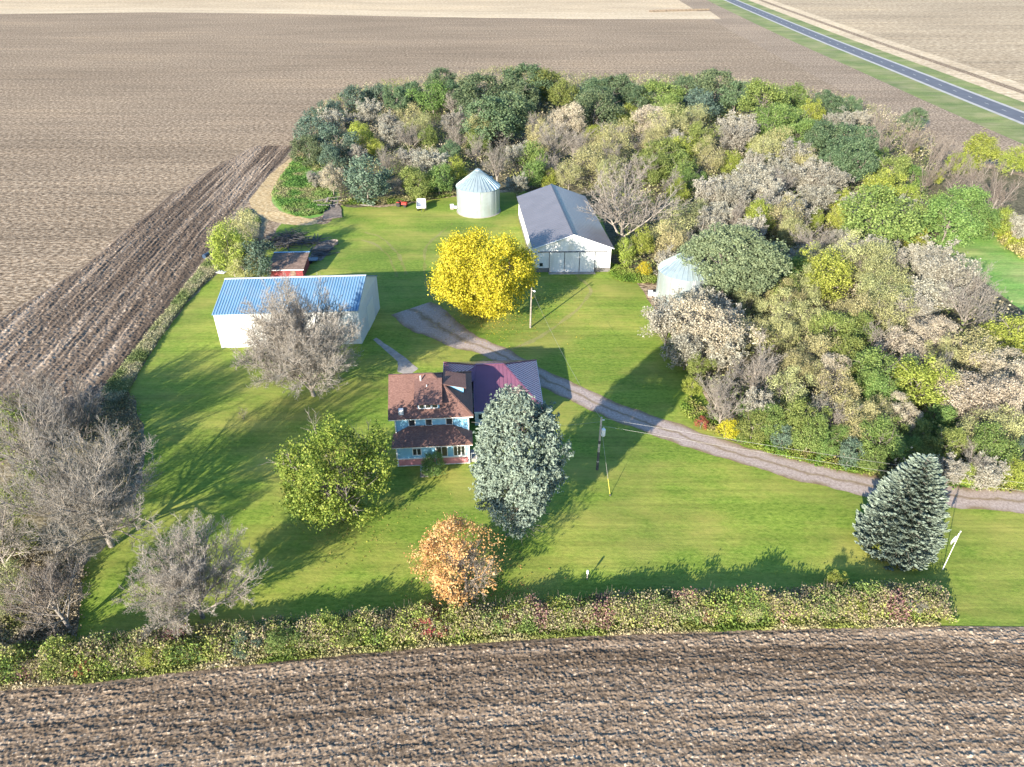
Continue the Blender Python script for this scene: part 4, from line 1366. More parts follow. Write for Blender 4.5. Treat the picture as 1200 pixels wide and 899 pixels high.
REF_R, REF_H = 4.0, 9.0
for kind, kw in (
    ('G', dict(lobes=26, clumps=32, leaves=12, size=.27, spread=.11, spike=.10, rag=.24, lobe_r=(.24, .44))),
    ('M', dict(lobes=26, clumps=30, leaves=12, size=.27, spread=.12, spike=.16, rag=.26, lobe_r=(.22, .42))),
    ('Y', dict(lobes=24, clumps=28, leaves=12, size=.26, spread=.13, spike=.18, rag=.26, lobe_r=(.22, .42))),
    ('O', dict(lobes=26, clumps=30, leaves=11, size=.22, spread=.15, spike=.16, holes=.32, rag=.28, lobe_r=(.22, .42))),
    ('P', dict(lobes=28, clumps=36, leaves=13, size=.20, spread=.12, holes=.30, rag=.26, lobe_r=(.22, .42))),
    ('C', dict(lobes=26, clumps=20, leaves=12, size=.32, spread=.12, spike=.18)),
    ('Q', dict(lobes=60, clumps=60, leaves=13, size=.155, spread=.055, lobe_r=(.18, .32), rag=.12)),
    ('R', dict(lobes=14, clumps=16, leaves=9, size=.36, spread=.16)),
    ('W', dict(lobes=18, clumps=20, leaves=10, size=.34, spread=.15, spike=.14)),
):
    for v in range(3 if kind in 'GMYOPC' else 1):
        sd = 100 + 17 * v + sum(map(ord, kind))
        z = REF_H * .58
        if kind == 'C':
            cd = crown(sd, REF_R * .95, REF_H * .50, REF_H * .52, low=-.9, **kw)
        else:
            cd = crown(sd, REF_R, REF_H * .45, REF_H * .53, low=-.85, **kw)
        td = simple_trunk(sd, REF_H, .17, REF_R)
        if kind in ('O', 'P'):
            lv = grow(sd + 3, REF_H, REF_H * .52, .17, (9, 7, 7), (.72, .50, .42), ((22, 62), (25, 60), (25, 60)), up=.18, forks=(.2, 1), rmin=.02)
            td = tubes(lv)
        proto(kind, v, cd, td, REF_R, REF_H, M[kind], M['bark'])
# half-bare beige trees: fine twigs carrying sparse dry leaves
for v in range(3):
    lv = grow(300 + v, REF_H, REF_H * .42, .17, (11, 8, 7, 5), (.95, .50, .44, .45), ((18, 66), (25, 60), (25, 65), (25, 65)), up=.20, forks=(.15, 1), rmin=.017)
    cd = merge(tubes(lv[3:], 3), twig_ends(lv, 40 + v, 1.25, .24, .16))
    proto('T', v, cd, tubes(lv[:3], 3), REF_R, REF_H, M['T'], M['bark'])
# bare grey trees, vase and round forms
for v in range(3):
    lv = grow(400 + v, REF_H, REF_H * .36, .20, (9, 9, 8, 6), (1.25, .50, .42, .42), ((14, 52), (22, 55), (25, 60), (25, 65)), up=.22, forks=(.2, 1), rmin=.017)
    proto('B', v, tubes(lv[3:], 3), tubes(lv[:3], 3), REF_R, REF_H, M['grey_twigs'], M['pale_bark'])
for v in range(2):
    lv = grow(430 + v, REF_H, REF_H * .30, .13, (8, 8, 8, 6), (1.7, .42, .40, .42), ((8, 40), (18, 45), (22, 55), (25, 60)), up=.25, forks=(.05, 1), rmin=.017, lean=(.35, .05))
    proto('D', v, tubes(lv[3:], 3), tubes(lv[:3], 3), REF_R, REF_H, M['brown_twigs'], M['pale_bark'])

KIND_NAME = {'G': ('leafy_tree', 'tree'), 'M': ('leafy_tree', 'tree'), 'Y': ('leafy_tree', 'tree'), 'O': ('thinning_tree', 'tree'), 'T': ('half_bare_tree', 'tree'),
             'P': ('dry_leaved_tree', 'tree'), 'C': ('cedar_tree', 'cedar'), 'B': ('bare_tree', 'bare tree'), 'D': ('bare_tree', 'bare tree'), 'W': ('golden_tree', 'tree'), 'R': ('red_bush', 'bush'), 'Q': ('oak_tree', 'oak')}
KIND_WORD = {'G': 'dark green tree', 'M': 'mid-green tree', 'Y': 'yellow-green tree', 'O': 'thin olive tree', 'T': 'beige twiggy tree', 'P': 'tan dry-leaved tree',
             'C': 'blackish cedar', 'B': 'grey bare tree', 'D': 'leaning brown bare tree', 'W': 'golden tree', 'R': 'red bush'}


def plant(kind, px, py, w, hf=1.0, v=None, name=None, label=None, cat=None, group=None, rz=None, squash=1.0):
    """px, py = where the crown's middle shows in the survey photo, w = its width there"""
    pr = PROTO[kind]
    cm, tm, R0, H0 = pr[(len(TREES) if v is None else v) % len(pr)]
    z = 4.0
    for _ in range(6):
        p = g(px, py, z)
        wm = w / F_PX * depth_of(p)
        R = wm / 2 * 1.24
        H = (wm * .82 + 2.6) * hf if wm > 3.5 else wm * 1.35 * hf
        z = H * .60
    s = R / R0
    o = empty(name or KIND_NAME[kind][0], (p.x, p.y, 0), random.uniform(0, 6.28) if rz is None else rz)
    for n, me in (('trunk', tm), ('crown', cm)):
        c = link(n, me, o)
    o.scale = (s * random.uniform(.86, 1.1), s * random.uniform(.86, 1.1), H / H0 * random.uniform(.9, 1.1))
    TREES.append((o, kind, px, py, w))
    if label: tag(o, label, cat or KIND_NAME[kind][1], group)
    else: AUTO.append((o, kind, px, py, w))
    return o


def in_poly(x, y, poly):
    n = len(poly); c = np.zeros(len(x), bool)
    j = n - 1
    for i in range(n):
        xi, yi, xj, yj = poly[i].x, poly[i].y, poly[j].x, poly[j].y
        k = ((yi > y) != (yj > y)) & (x < (xj - xi) * (y - yi) / (yj - yi + 1e-12) + xi)
        c ^= k; j = i
    return c


TREES, AUTO = [], []
GROVE = '''
C 365 153 28;G 362 176 28;C 395 168 34;C 388 184 24;T 388 141 30;C 375 133 16;C 392 127 18;C 415 118 24;T 413 141 22;C 432 115 16;C 447 114 20;G 465 117 26;G 483 110 24;M 507 113 34;G 515 99 30;G 531 107 28
T 433 132 30;Y 423 157 24;T 455 142 30;T 457 158 30;O 483 140 30;O 490 152 24;M 502 163 20;Y 440 173 14;T 418 178 22;T 478 183 28;T 503 187 36;G 528 176 22;Y 535 201 20;M 490 212 30;M 514 209 28;B 453 188 28
T 533 140 32;B 535 159 30;G 565 110 50;G 594 137 50;G 576 142 54;G 618 98 44;M 637 99 38;G 604 112 40;M 660 111 30;M 562 164 26;B 582 186 46;M 623 182 32;M 624 200 30;P 665 137 40;B 650 163 42;O 633 160 28;Y 643 207 16;O 667 203 28;T 606 213 24
G 704 116 40;G 697 130 42;Y 695 155 20;G 722 103 42;G 700 108 36;G 748 116 32;M 773 110 40;G 803 103 34;M 780 124 34;Y 733 135 24;P 763 138 40;B 720 152 32;C 820 121 32;G 840 102 44;G 862 113 36;T 863 143 42;O 810 138 32;O 780 153 36;T 793 163 30;M 820 161 28;B 752 164 30
O 722 170 40;O 695 188 40;M 770 180 38;Y 800 173 26;M 795 194 34;M 763 198 30;O 833 185 28;Y 857 190 20;O 787 267 36;O 787 284 36;O 807 247 36;T 833 253 38;B 787 212 30;M 808 212 22;Y 793 225 22;T 832 222 42;T 860 230 42;T 847 246 36;Y 733 293 22;Y 752 286 24;W 754 314 13
M 895 117 44;M 927 114 34;W 913 125 11;M 915 134 34;Y 950 131 24;G 965 116 22;G 978 125 26;G 997 123 18;T 985 138 36;T 1008 136 22;M 907 148 38;M 933 142 40;M 934 156 34;T 867 157 44;T 887 147 36;Y 885 172 15;O 895 178 30;T 932 178 40;O 907 166 34
G 957 160 32;G 978 163 44;G 987 178 44;G 1013 163 34;G 1005 191 46;G 980 195 36;M 1025 183 24;T 910 197 46;T 940 201 46;T 973 208 42;T 882 207 46;T 860 212 40;O 943 190 26;T 900 222 44
D 1042 162 46;D 1067 158 40;D 1093 170 42;D 1028 143 34;G 1072 136 24;Y 1072 173 11;D 1098 192 36;Y 1098 207 14;D 1118 185 30;D 1085 205 28;D 1125 205 34;D 1165 228 36;D 1140 222 30;D 1110 172 26
M 1045 197 36;M 1070 203 22;Y 1033 218 38;Y 1060 228 28;M 1030 254 66;M 1090 247 42;M 1128 236 46;M 1112 262 48;M 1145 254 36;Y 1150 176 34;Y 1127 190 22;D 1150 204 40;Y 1170 258 28;Y 1192 186 26;T 1194 262 28
Y 890 256 34;T 933 242 44;T 905 245 40;O 920 257 36;Y 957 254 18;Y 983 237 20;Y 983 258 18;T 1005 238 36;B 953 283 42;T 987 278 30;T 998 291 30;Y 967 318 54;M 938 320 30;O 1015 310 42;T 1023 293 40;O 918 348 34;B 883 338 36;O 1028 333 36;T 960 228 42
Y 1075 279 20;T 1107 317 66;T 1083 298 42;B 1140 331 52;B 1140 352 60;T 1093 340 52;O 1042 324 46;O 1037 348 44;T 1043 304 44
P 830 384 70;T 784 374 60;T 848 368 56;T 822 352 50;T 806 404 46;T 847 405 46;B 887 427 72;B 843 453 42;B 848 474 42;Y 812 452 20;M 818 430 22;M 873 478 22;O 933 430 36;M 932 472 26;O 915 366 36;O 915 389 30
M 920 345 30;O 950 376 32;M 973 386 36;M 1005 386 40;O 1040 369 44;O 955 408 40;O 942 432 32;P 973 438 34;M 997 424 38;M 1025 438 50;M 1033 461 36;P 1063 407 42;Y 1075 452 46;O 980 468 40
P 1093 387 48;O 1140 410 50;O 1100 421 32;Y 1190 388 44;P 1133 457 60;P 1182 438 54;P 1167 468 50;P 1115 474 36;M 1100 486 30;P 1058 483 36;O 1027 489 30
M 883 498 30;M 902 496 30;M 938 494 36;C 917 512 22;M 950 508 34;T 963 479 30;B 977 488 36;O 993 478 30;M 967 517 28;C 996 531 24;M 980 510 26;M 1033 513 44;C 1010 519 24;M 1022 536 26
M 1072 508 30;M 1108 522 32;M 1106 508 26;B 1127 516 32;O 1150 507 42;M 1163 524 38;O 1187 499 38;B 1150 537 40;T 1117 548 34;T 1160 551 34;Y 1130 554 24;Y 1187 550 28;C 1198 526 20;M 1060 525 30;M 1085 530 30
'''
for ent in GROVE.replace('\n', ';').split(';'):
    if not ent.strip(): continue
    k, x, y, w = ent.split()
    plant(k, float(x), float(y), float(w))

rf = random.Random(21)
FILL = [(385, 150), (430, 120), (500, 105), (600, 108), (700, 112), (800, 108), (900, 122), (990, 145), (1060, 185), (1075, 260), (1110, 330), (1150, 400), (1190, 480), (1180, 545), (1080, 520), (1000, 510), (920, 490), (860, 470), (800, 430), (880, 380), (830, 330), (760, 300), (740, 250), (690, 205), (610, 205), (500, 205), (410, 190)]
fpoly = [Vector((a, b, 0)) for a, b in FILL]
nfill = 0
while nfill < 46:
    x, y = rf.uniform(380, 1190), rf.uniform(105, 545)
    if not in_poly(np.array([x]), np.array([y]), fpoly)[0]: continue
    sc_ = .35 + .65 * (y - 100) / 450
    if any((x - t[2]) ** 2 + (1.5 * (y - t[3])) ** 2 < (15 * (.7 + sc_ * .5)) ** 2 for t in TREES): continue
    plant(rf.choice('BBTTD' if x > 950 and y < 230 else 'BBTTO'), x, y, rf.uniform(24, 34) * (.75 + .5 * sc_), rf.uniform(1.0, 1.25))
    nfill += 1

# single trees with a place of their own
one = 'the grove'
plant('C', 428, 208, 46, 1.0, name='cedar_tree', label='broad blackish cedar at the grove edge above the lawn', cat='cedar')
plant('P', 388, 205, 28, 1.2, name='golden_shrub', label='tall straw-yellow shrub between the broken slab and the broad cedar', cat='shrub')
plant('T', 369, 208, 20, .8, name='brown_shrub', label='low brown twiggy shrub beyond the broken slab', cat='shrub')
plant('B', 467, 215, 28, .8, name='brush_tree', label='low grey twiggy bush leaning in shade at the grove edge', cat='bush')
plant('B', 732, 236, 92, 1.05, 1, label='large pale grey bare tree leaning over the barn roof', cat='bare tree')
plant('Q', 854, 304, 108, .95, 0, name='oak_tree', label='very broad rounded grey-green oak beside the half-hidden bin', cat='oak')
plant('R', 822, 494, 13, 1, name='red_bush', label='small red bush at the bend of the gravel drive', cat='bush')
plant('W', 852, 502, 19, 1, name='yellow_bush', label='bright yellow bush beside the gravel drive, near the small red bush', cat='bush')
plant('D', 1170, 220, 52, 1.2, 1, label='white-trunked leaning bare tree beyond the grass clearing', cat='bare tree', rz=.4)
plant('Y', 268, 291, 40, 1.25, 0, label='bright yellow-green tree left of the small red shed', cat='tree')
plant('B', 300, 284, 30, 1.2, label='thin grey bare tree between the red shed and the yellow-green tree', cat='bare tree')
plant('C', 300, 303, 34, 1.0, label='dark bushy cedar hugging the wall side of the red shed', cat='cedar')
plant('O', 284, 308, 26, 1.0, label='olive bush under the yellow-green tree by the red shed', cat='bush')
plant('O', 278, 274, 36, 1.0, label='olive leafy tree touching the yellow-green tree, field side', cat='tree')
plant('M', 508, 546, 22, .9, 0, name='porch_bush', label='green bush growing against the pink porch skirt', cat='bush')
plant('Y', 1030, 643, 12, 1.0, name='sapling', label='yellow-green sapling at the foot of the blue spruce, left one of two', cat='sapling', group='saplings by the blue spruce')
plant('Y', 1046, 645, 9, 1.0, name='sapling', label='smaller yellow-green sapling at the foot of the blue spruce, right one of two', cat='sapling', group='saplings by the blue spruce')
plant('Y', 979, 678, 17, 1.0, name='sapling', label='bright lime sapling standing above the hedge on the shaded lawn', cat='sapling')
plant('Y', 12, 505, 60, 1.0, label='bright green leafy tree at the left picture edge among bare trees', cat='tree')
plant('Y', 14, 480, 40, 1.0, label='small yellow-green tree behind the bare trees at the left picture edge', cat='tree')
plant('M', 35, 572, 50, .9, label='shaded dark green bush beneath the big bare trees', cat='bush')
plant('Y', 15, 628, 44, .7, label='low lime bush in the leaf litter at the left edge', cat='bush')
plant('O', 12, 690, 44, .7, label='low olive bush in the leaf litter near the hedge end', cat='bush')

# --- hero plants with meshes of their own
def hero(name, base, cd, td, cmat, tmat, label, cat, rz=0, extra=None):
    o = empty(name, (base[0], base[1], 0), rz, label, cat)
    link('trunk', mesh_np('trunk', *td[:2], tmat, tint=td[2]), o)
    link('crown', mesh_np('crown', *cd[:2], cmat, tint=cd[2]), o)
    if extra:
        for n, d, m in extra: link(n, mesh_np(n, *d[:2], m, tint=d[2]), o)
    return o


b = g(567, 322, 7.8)
lv = grow(901, 14, 6.0, .42, (10, 7, 5), (1.25, .5, .45), ((25, 62), (25, 55), (25, 55)), up=.15, forks=(.25, 1), rmin=.03)
hero('golden_maple', b, crown(902, 9.5, 6.6, 7.7, lobes=64, clumps=56, leaves=15, size=.29, lobe_r=(.18, .34), low=-.9, spread=.06, spike=.12, holes=.24, rag=.10), tubes(lv, 4), M['W'], M['bark'],
     'large golden yellow maple in the middle of the yard', 'maple')
b = g(394, 557, 6.8)
lv = grow(911, 13, 5.5, .34, (10, 8, 7), (1.1, .5, .45), ((25, 68), (25, 60), (25, 60)), up=.12, forks=(.25, 1), rmin=.022)
hero('green_maple', b, crown(913, 6.1, 5.8, 7.0, lobes=50, clumps=48, leaves=14, size=.26, lobe_r=(.22, .36), low=-.9, spread=.085, spike=.14, holes=.32), tubes(lv, 4), M['L'], M['bark'],
     'yellow-green maple on the lawn before the farmhouse', 'maple')
b = g(607, 624)
cd = crown(923, 5.1, 9.9, 10.9, rag=.11, taper=.45, lobes=150, clumps=28, leaves=14, size=.36, lobe_r=(.20, .32), low=-.97, spread=.055, spike=.085, asp=.42)
_, td = spruce_mesh(921, 20.5, 3.9, 1.2, prof=.42, whorl=40, lift=.35, size=.3, density=.5)
hero('spruce_tree', b, cd, td, M['S'], M['bark'], 'very tall ragged blue-grey spruce beside the farmhouse', 'spruce', 1.1)
b = g(1046, 640)
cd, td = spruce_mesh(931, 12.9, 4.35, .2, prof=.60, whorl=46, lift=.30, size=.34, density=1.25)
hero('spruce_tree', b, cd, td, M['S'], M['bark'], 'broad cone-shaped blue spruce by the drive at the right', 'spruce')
# orange tree: leaves on one side, bare twigs on the other
b = g(546, 697)
lv = grow(941, 9.5, 3.2, .20, (11, 9, 8, 7), (1.25, .5, .44, .44), ((18, 70), (25, 60), (25, 60), (25, 60)), up=.16, forks=(.2, 1), rmin=.014)
V4, F4, t4 = crown(945, 4.5, 4.6, 5.4, rag=.12, lobes=44, clumps=36, leaves=11, size=.21, lobe_r=(.22, .34), low=-.95, spread=.09, spike=.10, holes=.27)
cent = V4.reshape(-1, 4, 3).mean(1)
kp = np.random.default_rng(4).random(len(cent)) < .10 + .9 / (1 + np.exp((cent[:, 0] - .7) * 1.5))
V4 = V4.reshape(-1, 4, 3)[kp].reshape(-1, 3) + np.array([-.35, 0, 0])
hero('orange_maple', b, (V4, np.arange(len(V4)).reshape(-1, 4), t4[kp]), tubes(lv[:2], 4), M['N'], M['bark'],
     'orange-leaved tree with a bare grey side, standing at the hedge', 'tree', 0, [('twigs', tubes(lv[2:], 3), M['brown_twigs'])])
# the large bare trees
def bare_hero(seed, base, H, trunk, r0, counts, ratios, angles, label, rz=0, lean=(0, 0), up=.2, mats=('grey_twigs', 'pale_bark'), rmin=.016, forks=(.25, 1)):
    lv = grow(seed, H, trunk, r0, counts, ratios, angles, lean=lean, up=up, forks=forks, rmin=rmin, lvar=(.85, 1.1))
    return hero('bare_tree', base, tubes(lv[3:], 3), tubes(lv[:3], 4), M[mats[0]], M[mats[1]], label, 'bare tree', rz)


A5 = ((16, 58), (22, 55), (25, 60), (25, 62))
bare_hero(953, g(368, 464), 12.5, 3.4, .34, (22, 14, 12, 11), (2.9, .45, .42, .42), ((8, 64), (22, 58), (25, 60), (25, 62)), 'wide grey bare tree in front of the blue-roofed shed', lean=(-.14, -.03), rmin=.023, up=.20)
bare_hero(966, g(131, 640), 18, 5.0, .38, (15, 12, 11, 10), (1.65, .50, .43, .42), ((18, 72), (22, 55), (25, 60), (25, 62)), 'tallest spreading grey bare tree on the lawn near the far-left corner', lean=(-.05, .05))
bare_hero(974, g(238, 724), 11.5, 3.6, .24, (19, 13, 11, 9), (1.62, .46, .43, .44), ((12, 66), (22, 58), (25, 60), (25, 62)), 'round pale bare tree standing alone just above the hedge', lean=(-.03, 0), up=.2)
bare_hero(981, g(83, 738), 10, 3.6, .24, (10, 9, 8, 6), (1.2, .5, .44, .44), A5, 'brownish bare tree at the lawn corner by the hedge', lean=(-.25, .1), mats=('brown_twigs', 'pale_bark'))
bare_hero(983, g(60, 565), 13, 4.4, .32, (11, 10, 9, 5), (1.45, .5, .44, .42), A5, 'grey bare tree just behind the tallest one, over shaded bushes')
bare_hero(985, g(100, 522), 10, 3.6, .28, (11, 10, 9, 5), (1.45, .5, .44, .42), A5, 'grey bare tree by the lower end of the weedy bank')
bare_hero(987, g(50, 512), 10, 3.6, .28, (11, 10, 9, 5), (1.45, .5, .44, .42), A5, 'brownish grey bare tree overhanging the dark plowed strip', mats=('brown_twigs', 'pale_bark'))
bare_hero(989, g(10, 668), 13, 4.0, .26, (10, 9, 8, 6), (1.3, .5, .44, .42), A5, 'forked grey bare tree above the low lime bush')
bare_hero(993, g(-40, 560), 14, 4.2, .28, (10, 9, 8, 6), (1.5, .5, .44, .42), A5, 'bare tree cut by the picture edge behind the green leafy tree')
bare_hero(995, g(286, 492), 2.6, 1.0, .05, (7, 5, 4), (1.0, .5, .45), ((16, 50), (25, 55), (25, 60)), 'tiny reddish bare sapling on the shaded lawn', mats=('brown_twigs', 'bark'), rmin=.012)

# ------------------------------------------------------------------ hedge, weeds and undergrowth
def leafmass(name, P, size, col, seed, label=None, cat=None, kind='stuff', trans=None, asp=.7):
    r = np.random.default_rng(seed)
    N = unit(r.normal(size=P.shape) * .9 + np.array([0, 0, .6]))
    V, Fc = leaf_faces(P, N, size, r, asp)
    me = mesh_np(name, V, Fc, M['mixed'], col=col)
    return tag(link(name, me), label, cat, kind=kind)


def pick_col(pal, q, r, n):
    """palette position q (0..1) blended with scatter"""
    pal = np.array(pal); k = np.clip(q * (len(pal) - 1), 0, len(pal) - 1.001)
    i = k.astype(int); f = (k - i)[:, None]
    c = pal[i] * (1 - f) + pal[i + 1] * f
    return np.clip(c * r.uniform(.6, 1.45, (n, 1)), 0, 1)


def hedge():
    r = np.random.default_rng(61)
    x0, x1 = g(0, 800).x - 14, g(1101, 700).x
    nc = 9500
    cx = r.uniform(x0, x1, nc); v = r.random(nc)
    wid = 3.6 + 1.0 * (fbm(cx * .08, cx * 0, 4, 2) - .5) * 2
    top = (1.0 + 2.3 * fbm(cx * .55, v * 3.2, 9, 3) ** 1.2) * np.clip((x1 - cx) / .8, .55, 1)
    prof = np.clip(np.sin(np.pi * np.clip(.10 + .86 * v, 0, 1)) ** .6, .2, 1)
    bush = vnoise(cx * .55, v * 2.2, 33)
    h = top * prof * (.62 + .62 * bush)
    zc = h * np.where(r.random(nc) < .55, r.uniform(.8, 1.05, nc), r.uniform(.15, .9, nc))
    cy = hedge_y(cx) + .55 + v * wid
    q = .55 * fbm(cx * .13, v * 1.2 + cx * .03, 15, 3) + .45 * fbm(cx * .7, v * 3.4 + cx * .11, 18, 3, .7)
    q = np.clip((q - .30) / .40, 0, 1)
    acc = vnoise(cx * .33 + 5, v * 1.3, 44)
    L = 14
    i = np.repeat(np.arange(nc), L); n = len(i)
    P = np.stack([cx, cy, zc], 1)[i] + r.normal(size=(n, 3)) * np.array([.24, .24, .22])
    P[:, 2] = np.abs(P[:, 2]) + .03
    pal = [(.08, .13, .038), (.145, .21, .045), (.225, .28, .062), (.30, .30, .10), (.285, .22, .165), (.26, .245, .125), (.19, .255, .068), (.12, .175, .05)]
    col = pick_col(pal, np.clip(q[i] + r.normal(size=n) * .10, 0, 1), r, n)
    red = (acc[i] > .76) & (r.random(n) < .6)
    col[red] = np.array([.23, .125, .12]) * r.uniform(.6, 1.5, (red.sum(), 1))
    leafmass('hedge_foliage', P, .20 * r.uniform(.55, 1.35, n), col, 62, 'long mixed hedge of green, yellow and brown shrubs along the plowed field', 'hedge')
    # stems and seed heads standing out of the top
    ns = 2600
    sx = r.uniform(x0, x1, ns); sv = r.uniform(.05, .95, ns)
    sy = hedge_y(sx) + .55 + sv * 3.6
    sh = (1.5 + 1.3 * fbm(sx * .30, sv * 2.2, 9, 3)) * r.uniform(.7, 1.15, ns) * np.clip((x1 - sx) / .8, .5, 1)
    S = np.stack([sx, sy, np.zeros(ns)], 1); E = S + np.stack([r.normal(size=ns) * .25, r.normal(size=ns) * .25, sh], 1)
    V, Fc, t = tubes([(S, (S + E) / 2, E, np.full(ns, .016), 3)], 3)
    me = mesh_np('hedge_stems', V, Fc, M['brown_twigs'], tint=t)
    tag(link('hedge_stems', me), 'bare brown stems standing through the long mixed hedge', 'stems', kind='stuff')
    # grass fringe along the field side
    n = 15000
    fx = r.uniform(x0, g(1101, 733).x, n); fy = hedge_y(fx) + r.uniform(-.25, .75, n) * (.6 + .8 * vnoise(fx * .4, fx * 0, 5))
    P = np.stack([fx, fy, r.uniform(.04, .38, n)], 1)
    q = fbm(fx * .18, fy * .5, 25, 3)
    col = pick_col([(.10, .15, .03), (.20, .22, .06), (.34, .29, .17), (.40, .34, .23)], np.clip((q - .25) / .5, 0, 1), r, n)
    leafmass('hedge_grass', P, .24 * r.uniform(.5, 1.4, n), col, 63, 'dry grass fringe between the hedge and the plowed field', 'grass')


hedge()


for k_, x_, y_, w_, lab_ in (
    ('R', 505, 728, 30, 'dusky red shrub in the hedge, just left below the orange tree'), ('R', 592, 722, 24, 'dusky red shrub in the hedge, just right below the orange tree'),
    ('R', 678, 716, 22, 'mauve red shrub in the hedge below the short marker post'), ('R', 832, 712, 22, 'mauve red shrub in the hedge, midway between post and lime sapling'),
    ('R', 100, 778, 20, 'dark red shrub in the hedge near its lower end'), ('Y', 540, 722, 24, 'yellow-green shrub in the hedge right under the orange tree'),
    ('Y', 648, 712, 24, 'yellow-green shrub in the hedge below the tall spruce'), ('M', 770, 703, 26, 'upright green shrub in the hedge right of the marker post'),
    ('M', 330, 745, 36, 'round green shrub in the hedge right of the pale bare tree'), ('M', 410, 738, 30, 'leafy green shrub in the hedge below the yellow-green maple'),
    ('C', 290, 752, 30, 'grey-green shrub in the hedge below the pale bare tree'), ('Y', 1000, 704, 28, 'yellow-green shrub in the hedge below the blue spruce'),
    ('M', 925, 706, 24, 'green shrub in the hedge left of the lime sapling'), ('M', 62, 772, 34, 'broad green shrub filling the lower end of the hedge'),
    ('Y', 175, 764, 28, 'yellow-green shrub in the hedge between the two bare trees'), ('O', 720, 710, 28, 'olive shrub in the hedge below the transformer pole'),
    ('O', 880, 708, 30, 'olive shrub in the hedge below the open lawn'), ('T', 1070, 706, 30, 'beige twiggy shrub at the squared end of the hedge')):
    plant(k_, x_, y_, w_, .62, name='hedge_shrub', label=lab_, cat='shrub', group='shrubs standing in the hedge')


def scatter_poly(px, n, seed):
    poly = smooth_closed([Vector((g(*p).x, g(*p).y, 0)) for p in px], 4)
    xs = [p.x for p in poly]; ys = [p.y for p in poly]
    r = np.random.default_rng(seed)
    x = r.uniform(min(xs), max(xs), n); y = r.uniform(min(ys), max(ys), n)
    k = in_poly(x, y, poly)
    return x[k], y[k], r


def undergrowth(name, px, n, hmax, size, pal, seed, label, leaves=6, cat='undergrowth', nscale=.15, spread=.35):
    x, y, r = scatter_poly(px, n, seed)
    m = len(x)
    h = hmax * (.15 + .95 * fbm(x * .25, y * .25, seed, 3)) * r.uniform(.4, 1, m)
    i = np.repeat(np.arange(m), leaves); k = len(i)
    P = np.stack([x, y, h], 1)[i] + r.normal(size=(k, 3)) * np.array([spread, spread, hmax * .14])
    P[:, 2] = np.abs(P[:, 2]) + .03
    q = fbm(x * nscale, y * nscale, seed + 5, 3)
    col = pick_col(pal, np.clip((q[i] - .25) / .5 + r.normal(size=k) * .06, 0, 1), r, k)
    leafmass(name, P, size * r.uniform(.5, 1.4, k), col, seed + 1, label, cat)


GP = [(345, 192), (356, 155), (380, 125), (430, 104), (520, 94), (600, 84), (700, 94), (800, 92), (900, 102), (1000, 122), (1090, 165), (1085, 230), (1080, 275), (1115, 320), (1160, 365), (1215, 400), (1230, 500), (1225, 560),
      (1200, 566), (1100, 563), (1000, 547), (900, 521), (845, 502), (808, 440), (785, 395), (800, 335), (765, 330), (728, 318), (715, 262), (672, 212), (600, 216), (560, 210), (520, 224), (450, 234), (400, 238), (388, 210)]
undergrowth('undergrowth', GP, 52000, 4.2, .40, [(.07, .105, .035), (.13, .165, .05), (.23, .24, .08), (.31, .27, .17), (.38, .33, .25), (.17, .19, .08)], 71, 'tangle of shrubs and saplings filling the grove beneath the trees', 5)
undergrowth('verge_weeds', [(808, 470), (850, 498), (900, 520), (1000, 545), (1100, 562), (1215, 568), (1215, 577), (1100, 571), (1000, 556), (900, 531), (840, 509), (800, 485)], 26000, .9, .26,
            [(.06, .12, .02), (.11, .19, .03), (.20, .24, .05), (.24, .20, .10)], 73, 'low green weeds along the grove side of the gravel drive', 5, 'weeds', .4, .2)
undergrowth('bank_weeds', [(122, 462), (150, 425), (190, 374), (232, 320), (268, 277), (284, 258), (290, 246), (296, 252), (304, 262), (292, 302), (262, 314), (236, 334), (204, 372), (168, 425), (150, 458), (138, 472)],
            80000, .75, .20, [(.12, .165, .055), (.20, .235, .095), (.30, .30, .16), (.36, .33, .22), (.22, .25, .12)], 75, 'grey-green weedy bank between the dark plowed strip and the lawn', 6, 'weeds', .3, .22)
undergrowth('slab_weeds', [(350, 186), (374, 196), (390, 215), (384, 246), (356, 254), (336, 249), (324, 236), (322, 222)], 26000, .9, .30,
            [(.07, .15, .035), (.11, .22, .05), (.17, .24, .07), (.25, .24, .12)], 77, 'bright green weeds inside the bend of the dirt track', 5, 'weeds', .3, .25)
undergrowth('leaf_litter_brush', [(-40, 640), (40, 640), (96, 664), (90, 700), (88, 745), (60, 775), (-40, 790), (-90, 720)], 14000, .9, .22,
            [(.13, .11, .07), (.22, .185, .12), (.30, .25, .18), (.19, .20, .06)], 79, 'brown leaf litter and low brush at the lawn corner', 4, 'brush', .4, .3)
undergrowth('bank_brush', [(60, 502), (122, 466), (155, 466), (164, 500), (164, 540), (140, 590), (100, 600), (40, 560), (20, 530)], 9000, 1.0, .24,
            [(.13, .12, .06), (.21, .20, .10), (.28, .24, .16), (.16, .19, .07)], 87, 'low brown and green brush under the bare trees by the bank', 4, 'brush', .4, .3)
undergrowth('clearing_edge_shrubs', [(1165, 262), (1205, 262), (1290, 290), (1290, 330), (1215, 312), (1175, 290)], 12000, 2.2, .40,
            [(.10, .15, .02), (.24, .27, .03), (.30, .27, .12), (.34, .26, .16)], 81, 'yellow and tan scrub along the far side of the grass clearing', 5, 'scrub', .3, .35)
undergrowth('yard_edge_weeds', [(402, 240), (450, 240), (520, 232), (535, 228), (532, 221), (500, 226), (450, 234), (405, 235)], 9000, .8, .3,
            [(.06, .11, .02), (.12, .17, .03), (.26, .24, .12)], 83, 'tall grass where the back lawn meets the grove', 5, 'grass', .3, .25)
